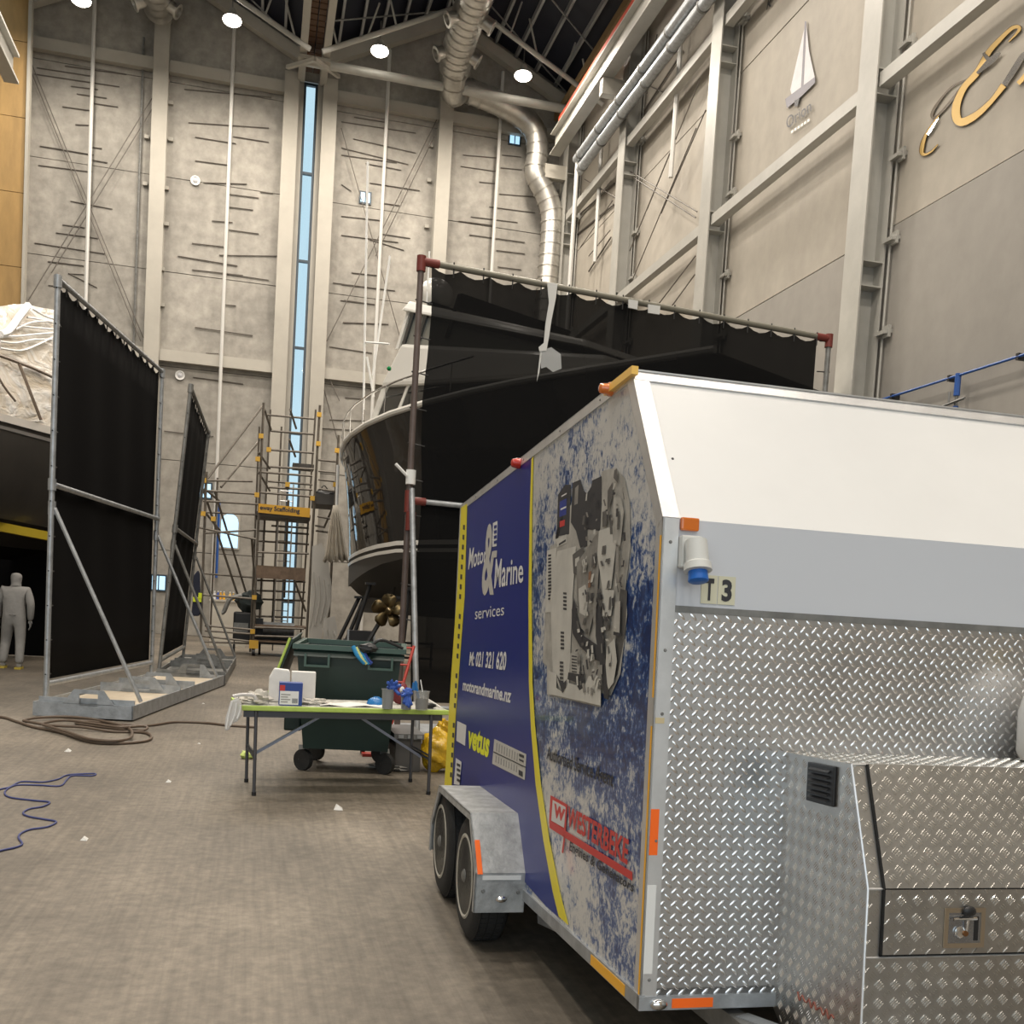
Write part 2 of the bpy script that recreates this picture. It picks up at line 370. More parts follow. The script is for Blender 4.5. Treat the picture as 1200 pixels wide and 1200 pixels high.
# ---- right wall
wr = empty('wall_right', (XR, 20, 0), kind='structure')
ycol = [3.6, 10.7, 17.8, 25.05, 32.1, 38.75]
yy = [-12] + ycol + [YB]
zr = [0, 3.05, 6.0, 9.2, 12.3, 15.42, 18.5, 22]
for i in range(len(yy) - 1):
    for k in range(len(zr) - 1):
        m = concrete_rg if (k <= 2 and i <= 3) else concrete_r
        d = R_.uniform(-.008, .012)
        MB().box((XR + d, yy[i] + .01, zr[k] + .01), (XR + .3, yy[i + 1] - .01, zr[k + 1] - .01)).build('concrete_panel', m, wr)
MB().box((XR + .3, -12, 0), (XR + .32, YB, 22)).build('wall_core', dgrey_t, wr)
for y in ycol:
    t = .03; w = .31
    MB().box((XCI, y - w, 0), (XCI + t, y + w, 20.6)).box((XCI + .45, y - w, 0), (XCI + .48, y + w, 20.6)).box((XCI + t, y - .015, 0), (XCI + .45, y + .015, 20.6)).build('steel_column', steel_p, wr)
    mb = MB()
    for z in (2.8, 8.05, 8.5, 11.5, 11.95, 15.6, 16.0, 18.2):
        mb.box((XCI + .02, y - w + .01, z), (XCI + .46, y + w - .01, z + .025))
    mb.build('stiffener_plates', steel_p, wr)
    MB().tube([(XCI + .53, y - w - .05, 0), (XCI + .53, y - w - .05, 20)], .022, 6).build('conduit', steel_p, wr)
    for z in (1.2, 3.4, 5.3, 7.2, 8.9, 10.4, 12.4, 13.8, 16.6):
        MB().obox((XCI + .5, y - w - .12, z), (.1, 0, .02), (0, .14, 0), (0, 0, .035)).box((XCI + .5, y - w - .28, z - .1), (XCI + .55, y - w - .1, z + .12)).build('wall_cleat', steel_p, wr)
for z in (11.75, 16.6):
    for i in range(len(ycol) - 1):
        MB().obox((XCI + .18, (ycol[i] + ycol[i + 1]) / 2, z), (.11, 0, 0), (0, (ycol[i + 1] - ycol[i]) / 2 - .3, 0), (0, 0, .13)).build('girt', steel_p, wr)
# diagonal tie rods on the right wall
def rrod(x0, y0, x1, y1, X=10.95, r=.018, m=None, name='tie_rod'):
    return MB().tube([at(x0, y0, X=X), at(x1, y1, X=X)], r, 6).build(name, m or rod_m, wr)
for q in ((816, 150, 734, 345), (793, 160, 738, 294), (821, 92, 758, 246), (827, 129, 775, 250), (815, 300, 772, 356), (880 - 66, 322, 785, 362), (800, 10, 745, 112), (770, 40, 758, 110), (727, 194, 817, 248), (730, 200, 815, 255), (685, 210, 728, 235), (751, 96, 777, 108), (745, 95, 800, 22),
          (680, 290, 718, 235), (676, 262, 716, 212), (690, 300, 715, 270)):
    rrod(*q)
for q in ((799, 31, 786, 208), (706, 150, 697, 307)):
    rrod(*q, X=10.9, r=.07, m=MATS['white_pipe'], name='downpipe')
for q in ((675, 255, 720, 215), (676, 275, 719, 240), (690, 318, 716, 278), (742, 150, 800, 60), (740, 178, 795, 90)): rrod(*q, X=11.15, r=.03, m=rod_m, name='wall_rod')
# crane runway girder, red conductor bar, twin service pipes along the right wall
def along(x, z, y0, y1, w, h, m, name, par=wr): return MB().box((x - w / 2, y0, z - h / 2), (x + w / 2, y1, z + h / 2)).build(name, m, par)
a = at(650, 183, X=9.95)
along(9.95, a.z + .03, -5, a.y, .42, .04, steel_p, 'girder_flange'); along(9.95, a.z + .38, -5, a.y, .03, .7, steel_p, 'girder_web'); along(9.95, a.z + .75, -5, a.y, .42, .04, steel_p, 'girder_flange')
for y in ycol: MB().box((9.8, y - .15, a.z - .5), (XCI, y + .15, a.z)).build('girder_bracket', steel_b, wr)
redb = mat('red_conductor', (.52, .07, .03), .5)
along(9.9, a.z + 1.02, -5, a.y - .6, .1, .2, redb, 'conductor_bar')
for k in range(30):
    y = a.y - 1.2 - k * 1.0; MB().box((9.84, y, a.z + .78), (9.96, y + .06, a.z + .95)).build('conductor_hanger', redb, wr)
b = at(676, 187, X=10.25)
for dz, dx in ((0, 0), (-.38, .1)):
    MB().tube([(10.25 + dx, -5, b.z + dz), (10.25 + dx, b.y, b.z + dz)], .16, 14).build('service_pipe', galv, wr)
    for k in range(16):
        MB().tube([(10.25 + dx, b.y - .5 - k * 2, b.z + dz), (10.25 + dx, b.y - .42 - k * 2, b.z + dz)], .18, 14).build('pipe_clamp', galv_d, wr)
MB().tube([(10.25, b.y - .1, b.z), (10.25, b.y, .5)], .075, 10).build('downpipe', MATS['white_pipe'], wr)
# thin handrail-like pipes in front of the right wall near the corner
for q in ((646, 190, 640, 200),): pass
# ---- roof: two gables, valley over the strip window
ce = empty('ceiling', (1, 36, 20), kind='structure')
roof_m = mat('dark_roof_sheet', (.014, .016, .028), .6)
gab = ((-9.2, 20.9, -4.1, 23.4, 1.1, 20.9), (1.1, 20.9, 6.1, 23.4, 11.3, 20.9))
for (xa, za, xb, zb, xd, zd) in gab:
    for (x0, z0, x1, z1) in ((xa, za, xb, zb), (xb, zb, xd, zd)):
        MB().prism([(x0, -12, z0 + .75), (x1, -12, z1 + .75), (x1, -12, z1 + .85), (x0, -12, z0 + .85)], (0, YB + 12.5, 0)).build('roof_sheet', roof_m, ce)
        n = 6
        for k in range(n + 1):
            t = (k + .15) / (n + .4); x = x0 + (x1 - x0) * t; z = z0 + (z1 - z0) * t + .55
            MB().box((x - .045, 14, z - .11), (x + .045, YB, z + .11)).build('purlin', mat('purlin_steel', (.42, .42, .42), .5, .3), ce)
        for yq in (39.55, 32.1, 25.05, 17.8):
            d = Vector((x1 - x0, 0, z1 - z0)); A = Vector((x0, yq, z0 + .05)); 
            MB().bar(A, A + d, .34, .38).build('rafter', steel_b, ce)
    # pitched tubular chord with webs, horizontal tie
    for (yq, dz) in ((36.0, -.95), (28.5, -.95), (21, -.95)):
        A = Vector((xa + .2, yq, za + dz - .25)); B_ = Vector((xb, yq, zb + dz - .3)); C_ = Vector((xd - .2, yq, zd + dz - .25))
        MB().tube([A, B_], .085, 10).build('truss_chord', steel_p, ce); MB().tube([B_, C_], .085, 10).build('truss_chord', steel_p, ce)
        for (P, Q) in ((A, B_), (B_, C_)):
            for k in range(5):
                t = (k + .5) / 5; p = P.lerp(Q, t)
                MB().tube([p, p + Vector((.35 if k % 2 else -.35, 0, 1.15))], .035, 6).build('truss_web', steel_p, ce)
    if xa > 0: MB().tube([(xa - .25, 38, 20.28), (xd - .65, 38, 20.28)], .15, 12).build('tie_tube', steel_p, ce)
    for yq in (37.2, 34):
        MB().tube([(xa + .3, yq, za + .4), (xb, yq + 2.2, zb + .35), ], .03, 6).build('roof_brace', galv_d, ce)
        MB().tube([(xb, yq, zb + .35), (xd - .3, yq + 2.2, zd + .4), ], .03, 6).build('roof_brace', galv_d, ce)
# valley gutter soffit and its two beams; eave soffit at the right
soff = mat('brown_soffit', (.13, .065, .03), .7)
def soffit(x0, x1, z, y0, y1, n):
    for k in range(n):
        y = y0 + (y1 - y0) * k / n
        for a_, b_ in ((x0, (x0 + x1) / 2 - .02), ((x0 + x1) / 2 + .02, x1)):
            MB().box((a_, y, z), (b_, y + (y1 - y0) / n - .06, z + .04)).build('soffit_panel', soff, ce)
soffit(.86, 1.36, 20.72, 30.5, YB - .3, 26); soffit(10.55, 11.15, 20.75, 27, YB - .3, 34)
for x in (.72, 1.5): MB().box((x - .12, 14, 20.35), (x + .12, YB - .3, 20.68)).build('valley_beam', steel_b, ce)
MB().box((10.3, 20, 20.6), (10.5, YB - .3, 20.9)).build('eave_beam', mat('ochre_steel', (.24, .16, .07), .6), ce)
MB().obox((1.1, 37.9, 20.25), (.55, 0, 0), (0, .3, 0), (0, 0, .06)).build('gusset_plate', steel_b, ce)
for s_ in (-1, 1): MB().bar((1.1, 37.2, 20.0), (1.1 + s_ * .9, 38.6, 20.25), .12).build('gusset_arm', steel_b, ce)

# ================================================================== CEILING LAMPS
lamp_e = mat('lamp_glow', (1, 1, 1), .5, emit=(1, .93, .80), es=14)
for (x, y, lab) in ((95, 0, None), (272, 24, 'leftmost'), (445, 60, 'middle'), (613, 89, 'rightmost')):
    p = at(x, y, Y=37)
    lab = lab or 'lamp cut off by the top edge of the photo, above the plywood corner'
    full = lab if len(lab) > 12 else 'round glowing high-bay lamp, %s of the three lit under the dark roof' % lab
    t = empty('ceiling_lamp', p, full, 'lamp', 'lit high-bay lamps under the roof')
    MB().lathe(p, (0, 0, 1), [(0, .27), (.02, .29), (.1, .27), (.22, .14), (.36, .11)], 20).build('lamp_housing', steel_p, t)
    MB().sphere(p + Vector((0, 0, -.0)), .31, 16, 8, (1, 1, .5)).build('lamp_lens', lamp_e, t)
    MB().tube([p + Vector((0, 0, .36)), p + Vector((0, 0, 1.0))], .02, 6).build('lamp_stem', galv_d, t)
    l = bpy.data.lights.new('ceiling_lamp_light', 'SPOT'); l.energy = 700; l.color = (1, .90, .76); l.spot_size = 2.7; l.spot_blend = .8; l.shadow_soft_size = .3
    o = bpy.data.objects.new('ceiling_lamp_light', l); COL.objects.link(o); o.location = p + Vector((0, 0, -.35))
# ================================================================== DUCTS
duct_m = mat('spiral_duct_metal', (.50, .48, .44), .38, .8, .2, 2)
def duct(pts, r, parent, ribs=True, nseg=5):
    P = seg_path(pts, nseg); 
    MB().tube(P, r, 20).build('duct_pipe', duct_m, parent)
    if ribs:
        L_ = 0; nxt = .25
        for a_, b_ in zip(P, P[1:]):
            d = (b_ - a_).length
            while nxt < L_ + d:
                q = a_.lerp(b_, (nxt - L_) / d); dr = (b_ - a_).normalized()
                MB().tube([q - dr * .03, q + dr * .03], r + .03, 20, cap=False).build('duct_seam', duct_m, parent); nxt += .42
            L_ += d
def nozzles(c, r, parent):
    for s_ in (-1, 1):
        a_ = Vector(c) + Vector((s_ * r * .7, 0, -r * .3)); d = Vector((s_ * .9, -.1, -.5)).normalized()
        MB().lathe(a_, d, [(0, .19), (.35, .2), (.36, .26), (.42, .26), (.43, .17), (.30, .15)], 16).build('air_nozzle', duct_m, parent)
t = empty('ventilation_duct', (10, 39, 14), 'silver spiral ventilation duct dropping in bends beside the right corner', 'duct')
D = [at(545, 106, Y=38.6), at(575, 117, Y=38.8), at(606, 133, Y=39), at(626, 152, Y=39), at(630, 178, Y=39), at(628, 203, Y=39), at(640, 228, Y=39), at(647, 255, Y=39), at(645, 300, Y=39), at(641, 345, Y=39), at(631, 480, Y=39)]
zt = at(530, 80, Y=37.5).z
top = [Vector((5.9, 18, zt + .35)), Vector((5.9, 30, zt + .35)), Vector((5.9, 36, zt + .3)), Vector((6.0, 37.6, zt + .1))]
duct(top, .56, t, True, 3)
for y in (36.6, 34.4, 32.2): nozzles((5.9, y, zt + .25), .56, t)
duct([Vector((6.0, 37.4, zt + .0)), Vector((6.1, 38.3, zt - .45))] + D, .42, t)
t = empty('ventilation_duct', (-4.1, 39, 21), 'silver ventilation duct with two nozzles at the top left gable', 'duct')
zt = at(187, 20, Y=38.8).z
duct([Vector((-4.15, 26, zt + .25)), Vector((-4.15, 38.8, zt + .25))], .5, t, True, 2)
nozzles((-4.15, 38.0, zt + .2), .5, t)

# ================================================================== WALL GRAPHICS (right wall)
def onR(x, y, X=XR - .03): return at(x, y, X=X)
g = empty('wall_decal', onR(940, 150), 'printed sailing yacht over the word Orion on the concrete wall', 'decal')
def flat(name, pts, m, par, X=XR - .03, d=.004, lab=None): return MB().prism([onR(x, y, X) for x, y in pts], (d, 0, 0)).build(name, m, par, lab)
sail_m = mat('sail_print', (.62, .60, .62), .5, 0, .1, 3); hull_m2 = mat('grey_print', (.20, .19, .22), .5)
flat('sail_print', [(944, 27), (939, 102), (928, 112), (926, 105), (934, 70)], sail_m, g)
flat('sail_print', [(945, 30), (948, 60), (955, 92), (941, 103)], sail_m, g)
flat('mast_print', [(943, 25), (945, 25), (941, 104), (938.5, 104)], hull_m2, g, XR - .036)
flat('hull_print', [(920, 116), (955, 90), (955, 97), (940, 112), (922, 127)], hull_m2, g, XR - .04)
flat('keel_print', [(931, 118), (937, 115), (935, 124), (931, 125)], dgrey_t, g, XR - .042)
text('Orion', 'name_print', dgrey_t, g, onR(922, 152, XR - .045), onR(951, 130, XR - .045), onR(950, 116, XR - .045), onR(921, 138, XR - .045), .008)
for k in range(6):
    x_ = 927 + k * 3.8; y_ = 153.5 - k * 2.6
    flat('faded_lettering', [(x_, y_), (x_ + 2.6, y_ - 1.8), (x_ + 2.4, y_ + 1.4), (x_ - .2, y_ + 3.0)], white_t, g, XR - .04)
for (x0, y0, x1, y1) in ((899, 2, 905, 9),):
    text('K', 'name_print', dgrey_t, g, onR(898, 12, XR - .04), onR(904, 7, XR - .04), onR(906, -4, XR - .04), onR(900, 0, XR - .04), .02)
sc = empty('wall_script', onR(1130, 120), 'gold flourished script lettering high on the wall at right', 'sign')
def stroke(pts, ws, m, name='script_stroke', X=XR - .03, par=sc):
    P = seg_path([Vector((x, y, 0)) for x, y in pts], 5); n = len(P); mb = MB(); k = 0
    Wd = [ws[0] + (ws[-1] - ws[0]) * i / (n - 1) if len(ws) == 2 else None for i in range(n)]
    if len(ws) > 2:
        q = seg_path([Vector((w, 0, 0)) for w in ws], max(1, (n - 1) // (len(ws) - 1) + 1)); Wd = [q[min(len(q) - 1, int(i * (len(q) - 1) / (n - 1)))].x for i in range(n)]
    v = []
    for i, p in enumerate(P):
        d = (P[min(i + 1, n - 1)] - P[max(i - 1, 0)]); d = d.normalized() if d.length > 1e-6 else Vector((1, 0, 0)); nn = Vector((-d.y, d.x, 0)) * max(.4, Wd[i]) / 2
        v += [onR(p.x + nn.x, p.y + nn.y, X), onR(p.x - nn.x, p.y - nn.y, X)]
    m_ = len(v); v += [a_ + Vector((.006, 0, 0)) for a_ in v]
    fs = []
    for i in range(n - 1):
        a_ = 2 * i; fs += [(a_, a_ + 1, a_ + 3, a_ + 2), (m_ + a_, m_ + a_ + 2, m_ + a_ + 3, m_ + a_ + 1), (a_, a_ + 2, m_ + a_ + 2, m_ + a_), (a_ + 1, m_ + a_ + 1, m_ + a_ + 3, a_ + 3)]
    mb.add(v, fs); return mb.build(name, m, par)
edge_m = mat('bronze_edge', (.10, .07, .035), .4)
mir = mat('mirror_vinyl', (.75, .72, .68), .12, .95)
S1 = [(1182, 49), (1193, 37), (1194, 32), (1186, 33), (1172, 46), (1158, 62), (1145, 85), (1130, 102), (1121, 122), (1121, 138), (1128, 143), (1145, 134), (1162, 118), (1176, 100)]
W1 = [1, 3, 4, 4, 5, 6, 7, 7, 9, 10, 9, 7, 5, 7]
stroke(S1, [w + 1.6 for w in W1], edge_m, X=XR - .03); stroke(S1, W1, gold, X=XR - .04)
stroke([(1152, 62), (1160, 70), (1170, 64)], [3, 6, 3], mir, X=XR - .05); stroke([(1145, 86), (1160, 72), (1172, 62)], [3, 8, 2], mir, X=XR - .052)
S2 = [(1133, 93), (1115, 102), (1098, 122), (1092, 134), (1095, 138), (1108, 126), (1128, 100)]
stroke(S2, [1.5, 2, 3, 3.5, 2.5, 3, 2], edge_m, X=XR - .03)
S3 = [(1100, 135), (1088, 152), (1082, 166), (1080, 178), (1084, 181), (1092, 177), (1099, 169)]
stroke(S3, [2, 3, 6, 6, 4, 3, 1], edge_m, X=XR - .03); stroke(S3, [1, 2, 4, 4.5, 2.5, 1.5, .6], gold, X=XR - .04)
stroke([(1087, 158), (1092, 150), (1100, 138)], [3, 3, 1], mir, X=XR - .05)
stroke([(1177, 99), (1188, 82), (1198, 66), (1204, 60)], [6, 7, 6, 4], mir, X=XR - .05); stroke([(1193, 98), (1200, 90), (1206, 80)], [5, 5, 4], gold, X=XR - .05)

# blue compressed air line
bp = MATS['blue_pipe']
t = empty('air_line', at(1123, 440, X=11.0), 'blue compressed air pipe with a drop valve on the right wall', 'pipe')
zb = at(1123, 440, X=11.0).z; yb = at(1123, 440, X=11.0).y
MB().tube([(11.0, 2, zb), (11.0, at(1030, 468, X=11).y, zb)], .023, 8).build('pipe', bp, t)
for k in range(5): MB().box((10.98, yb - 3 + k * 1.6, zb - .05), (XR - .05, yb - 2.94 + k * 1.6, zb + .05)).build('pipe_clip', black, t)
MB().tube([(11.0, yb, zb + .03), (11.0, yb, zb - .33)], [.05, .05], 8).build('drop_leg', bp, t)
MB().tube([(11.0, yb, zb - .5), (11.0, yb, zb - .6)], .045, 8).build('quick_coupling', bp, t)
MB().tube([(10.95, yb - .28, zb - .42), (10.95, yb + .3, zb - .46)], .022, 6).tube([(11, yb, zb - .33), (11, yb, zb - .5)], .03, 8).tube([(10.95, yb + .12, zb - .42), (10.95, yb + .13, zb - .25)], .018, 6).build('valve', galv_d, t)

# ================================================================== TRAILER
_U = ray(315, 771).normalized(); _V = Vector((_U.y, -_U.x, 0)).normalized(); _W = _V.cross(_U)
TO = at(751, 1170, Z=.41)
TR = Matrix((_V, _U, _W)).transposed()
def tl(p):
    q = Vector(p) - TO; return Vector((q.dot(_V), q.dot(_U), q.dot(_W)))
def tplane(x, y, n, c):
    d = ray(x, y); t = (c - (CAMP - TO).dot(n)) / d.dot(n); return tl(CAMP + d * t)
def S(x, y, v=0): return tplane(x, y, _V, v)
def Fr(x, y, u=0): return tplane(x, y, _U, u)
T = empty('service_trailer', TO, 'white box trailer with printed sea graphic side and tread plate nose', 'trailer', rot=TR)
LEN = 3.62; HT = 2.07; WID = 1.92; CU = .36; CW = 1.515
# body shell, panels 12 mm thick
side_poly = [(0, 0), (LEN, 0), (LEN, HT), (CU, HT), (0, CW)]
sea = bpy.data.materials.new('sea_print'); sea.use_nodes = True; nt = sea.node_tree; N = nt.nodes; L = nt.links; b = N['Principled BSDF']
b.inputs['Roughness'].default_value = .3; b.inputs['Coat Weight'].default_value = .35
tc = N.new('ShaderNodeTexCoord')
def nz(scale, st, rot=0, det=8, rough=.65):
    mp = N.new('ShaderNodeMapping'); mp.inputs['Scale'].default_value = st; mp.inputs['Rotation'].default_value = (rot, 0, 0); L.new(tc.outputs['Object'], mp.inputs[0])
    n = N.new('ShaderNodeTexNoise'); n.inputs['Scale'].default_value = scale; n.inputs['Detail'].default_value = det; n.inputs['Roughness'].default_value = rough; n.inputs['Distortion'].default_value = .6
    L.new(mp.outputs[0], n.inputs[0]); return n.outputs['Fac']
big = nz(1.5, (1, 1, .7), .4, 3); fine = nz(13, (1, .8, 1), .6, 9, .75); fine2 = nz(48, (1, 1, .7), .6, 5, .7)
sep = N.new('ShaderNodeSeparateXYZ'); L.new(tc.outputs['Object'], sep.inputs[0])
def math_(op, a_, b_):
    m_ = N.new('ShaderNodeMath'); m_.operation = op
    for i, q in enumerate((a_, b_)):
        if isinstance(q, (int, float)): m_.inputs[i].default_value = q
        else: L.new(q, m_.inputs[i])
    return m_.outputs[0]
# foam share: higher near the top, lower in the middle band
hz = N.new('ShaderNodeValToRGB'); L.new(math_('DIVIDE', sep.outputs['Z'], 2.07), hz.inputs[0])
cr = hz.color_ramp; cr.elements[0].position = 0; cr.elements[0].color = (.55, .55, .55, 1); cr.elements[1].position = 1; cr.elements[1].color = (.66, .66, .66, 1)
for p_, v_ in ((.25, .46), (.36, .26), (.46, .34), (.58, .55), (.75, .62)):
    e_ = cr.elements.new(p_); e_.color = (v_, v_, v_, 1)
val = math_('ADD', math_('ADD', math_('MULTIPLY', math_('SUBTRACT', big, .5), 1.7), math_('MULTIPLY', math_('SUBTRACT', fine, .5), 1.7)), hz.outputs[0])
val = math_('ADD', val, math_('MULTIPLY', math_('SUBTRACT', fine2, .5), 1.5))
rp = N.new('ShaderNodeValToRGB'); L.new(val, rp.inputs[0]); cr = rp.color_ramp
cr.elements[0].position = .14; cr.elements[0].color = (.006, .022, .10, 1); cr.elements[1].position = .74; cr.elements[1].color = (.60, .585, .555, 1)
for p_, c_ in ((.26, (.008, .04, .17)), (.38, (.03, .09, .26)), (.46, (.16, .21, .34)), (.54, (.42, .43, .45))):
    e_ = cr.elements.new(p_); e_.color = (*c_, 1)
L.new(rp.outputs[0], b.inputs['Base Color'])
def sidep(v0, th, m, name, poly=side_poly): return MB().prism([(v0, u, w) for u, w in poly], (th, 0, 0)).build(name, m, T)
sidep(0, .02, sea, 'side_panel'); sidep(WID - .02, .02, white_p, 'side_panel')
MB().box((.02, LEN - .02, 0), (WID - .02, LEN, HT)).build('rear_panel', white_p, T)
MB().box((.02, CU + .0, HT - .02), (WID - .02, LEN - .02, HT)).build('roof_panel', white_p, T)
MB().box((.02, 0, .0), (WID - .02, LEN - .02, .03)).build('floor_panel', galv_d, T)
MB().box((.02, 0, 1.235), (WID - .02, .02, CW)).build('front_panel', mat('shaded_white_panel', (.60, .62, .66), .3, coat=.3), T)  # same white paint as the slope, greyed for the weaker light on this face
MB().prism([(.02, 0, CW), (.02, CU, HT), (.02, CU + .02, HT - .02), (.02, .02, CW)], (WID - .04, 0, 0)).build('sloped_panel', white_p, T)
MB().box((.02, .0, 0), (WID - .02, .015, 1.235)).build('tread_plate', tread_m, T)
# tread bars
def bars(parent, name, m, place, cells, l, w, h, label=None, simple=False):
    """cells: (a, b, angle) in plate coordinates; place(a, b, h) -> local point"""
    mb = MB()
    for a_, b_, ang in cells:
        ca, sa = math.cos(ang), math.sin(ang)
        def q(x, y, z): return place(a_ + x * ca - y * sa, b_ + x * sa + y * ca, z)
        mb.add([q(-l / 2, 0, 0), q(-l * .22, -w / 2, 0), q(l * .22, -w / 2, 0), q(l / 2, 0, 0), q(l * .22, w / 2, 0), q(-l * .22, w / 2, 0), q(-l * .25, 0, h), q(l * .25, 0, h)],
               [(0, 1, 6), (1, 2, 7, 6), (2, 3, 7), (3, 4, 7), (4, 5, 6, 7), (5, 0, 6)])
    o = mb.build(name, m, parent, label, smooth=True); o.data.set_sharp_from_angle(angle=math.radians(80)); o['kind'] = 'stuff'; return o
cells = []
P_ = .0405
for i in range(int((WID - .08) / P_) + 1):
    for k in range(int(1.235 / P_) + 1):
        a_ = .055 + i * P_; b_ = .015 + k * P_
        if b_ < 1.23: cells.append((a_, b_, PI / 4))
        if b_ + P_ / 2 < 1.225 and a_ + P_ / 2 < WID - .04: cells.append((a_ + P_ / 2, b_ + P_ / 2, -PI / 4))
cells = [c for c in cells if not (c[0] > .50 and c[1] < .74)]
bars(T, 'tread_bars', tread_b, lambda a_, b_, h: Vector((a_, -h, b_)), cells, .034, .0105, .0035)
MB().box((.045, -.004, 1.222), (WID - .04, .0, 1.243)).build('edge_strip', galv_d, T)
# aluminium trims
MB().box((-.006, -.008, .0), (.0, .048, CW)).box((-.006, -.008, .0), (.048, .0, CW)).build('corner_trim', alu, T)
dv = Vector((0, CU, HT - CW)).normalized(); nv = Vector((0, -dv.z, dv.y))
A = Vector((0, 0, CW)); B_ = Vector((0, CU, HT)); c_ = (A + B_) / 2
MB().obox(c_ + Vector((.022, 0, 0)) + nv * .003, (.029, 0, 0), dv * (B_ - A).length / 2, nv * .003).obox(c_ + Vector((-.004, 0, 0)) - nv * .022, (.003, 0, 0), dv * (B_ - A).length / 2, nv * .025).build('slope_trim', alu, T)
MB().box((-.006, CU - .01, HT - .035), (.0, LEN, HT + .006)).box((-.006, CU - .01, HT), (.04, LEN, HT + .006)).build('roof_trim', alu, T)
MB().box((-.006, CU - .012, HT - .0), (WID, CU + .05, HT + .006)).obox(Vector((WID / 2, CU, HT)) - dv * .022 + nv * .004, (WID / 2, 0, 0), dv * .024, nv * .003).build('nose_top_trim', alu, T)
MB().box((-.010, -.01, -.036), (.01, LEN, .012)).build('bottom_rail', galv, T)
MB().box((-.010, -.012, -.036), (WID, .01, .008)).build('front_rail', galv, T)
MB().box((-.006, LEN - .03, 0), (.03, LEN + .006, HT)).build('rear_trim', alu, T)
for w_ in (.06, .5, .9, 1.1, 1.44): MB().lathe((.022, -.008, w_), (0, -1, 0), [(0, .006), (.003, .004)], 8).build('rivet', galv_d, T)
for u_ in (.7, 1.25, 1.9, 2.5, 3.1): MB().lathe((-.006, u_, HT - .016), (-1, 0, 0), [(0, .006), (.003, .004)], 8).build('rivet', galv_d, T)
# reflective tapes and marks
def spoly(name, pts, m, v=-.002, th=.0012, lab=None): return MB().prism([S(x, y, v) for x, y in pts], (-th, 0, 0)).build(name, m, T, lab)
MB().box((-.008, .0, .0), (-.006, .009, .86)).build('amber_tape', amber_t, T); MB().box((-.008, .0, .95), (-.006, .009, 1.46)).build('amber_tape', amber_t, T)
MB().box((-.012, .12, -.032), (-.0101, .48, .004)).build('amber_tape', amber_t, T)
MB().box((.0, -.0095, .455), (.028, -.008, .60)).build('orange_reflector', orange, T)
MB().box((.0, -.0095, .08), (.03, -.008, .36)).build('white_tape', white_t, T)
MB().box((.0, -.0095, .87), (.03, -.008, .888)).build('beige_tape', mat('beige_tape', (.6, .5, .3), .5), T)
MB().box((.10, -.014, -.030), (.24, -.0121, .000)).build('orange_reflector', orange, T)
MB().sphere((.055, -.015, -.016), .03, 12, 8, (1, .5, .6)).build('marker_lamp', mat('chrome', (.8, .8, .8), .12, 1), T, 'small chrome marker lamp on the lower front rail')
amber = mat('amber_lens', (.62, .15, .015), .15, coat=.8); dred = mat('red_lens', (.45, .02, .01), .2)
MB().box((.052, -.02, 1.478), (.112, 0, 1.520)).build('side_marker_lamp', amber, T, bevel=.006)
MB().obox(S(727, 447, -.012), (.012, 0, 0), (0, .15, 0), (0, 0, .014)).build('amber_tape', mat('amber_strip', (.9, .55, .12), .35), T)
q = S(713, 456, -.02); MB().lathe((-.006, q.y, q.z), (-1, 0, 0), [(0, .026), (.012, .026), (.02, .02), (.045, .018), (.05, .01)], 14).build('beacon_lamp', amber, T)
q = S(606, 543, -.02); MB().lathe((-.006, q.y, q.z), (-1, 0, 0), [(0, .026), (.012, .026), (.04, .02), (.045, .01)], 14).build('beacon_lamp', dred, T)
# ------- printed graphics on the side (a flat vinyl print)
spoly('blue_vinyl', [(545, 594), (576, 566), (624, 536), (621, 600), (620, 700), (620.5, 800), (623, 860), (629, 920), (638, 985), (650, 1048), (657, 1077), (640, 1062), (612, 1030), (560, 985), (527, 955)], navy)
spoly('yellow_stripe', [(623, 538), (625, 535), (623.5, 600), (623, 700), (624, 800), (627, 850), (634, 920), (644, 985), (656, 1045), (666, 1084), (655, 1074), (648, 1045), (637, 985), (628, 920), (622.5, 855), (620, 800), (619.5, 700), (621, 600)], yellow, -.0035)
spoly('reflective_strip', [(540.5, 595), (547.5, 590), (544.5, 700), (540, 760), (534, 840), (528.5, 935), (520.5, 928), (529, 790), (536, 690)], yellow, -.005)
for k in range(26):
    y = 615 + k * 11.6
    if k in (8, 14, 19): continue
    x = 545.5 - (y - 600) * .055 + (-.8 if y < 700 else 0)
    spoly('strip_print', [(x - 1, y), (x + 1, y + .3), (x + .8, y + 6), (x - 1.2, y + 5.5)], dgrey_t, -.0066)
grey_t = mat('silver_print', (.52, .50, .46), .45); lt = mat('pale_print', (.70, .69, .68), .45)
def stext(s, name, m, BL, BR, TR_, TL, bold=.02, v=-.0045):
    return text(s, name, m, T, S(*BL, v), S(*BR, v), S(*TR_, v), S(*TL, v), bold)
stext('Motor', 'lettering', lt, (548.5, 668), (570, 658), (571, 640), (550.5, 642), .015)
stext('Marine', 'lettering', lt, (579, 690), (613, 682.5), (613.5, 653), (581, 655), .015, -.005)
stext('&', 'lettering', grey_t, (563.5, 698), (578.5, 698), (581, 612), (569, 614), .03)
spoly('lettering', [(578, 613), (583, 610.5), (582, 640), (577, 641)], lt, -.0045)
for k in range(4): spoly('lettering', [(579, 616 + k * 6), (582, 615 + k * 6), (582, 618.5 + k * 6), (579, 619.5 + k * 6)], navy, -.006)
spoly('lettering', [(577, 646), (582.5, 645), (582, 653), (575.5, 654)], grey_t, -.0045)
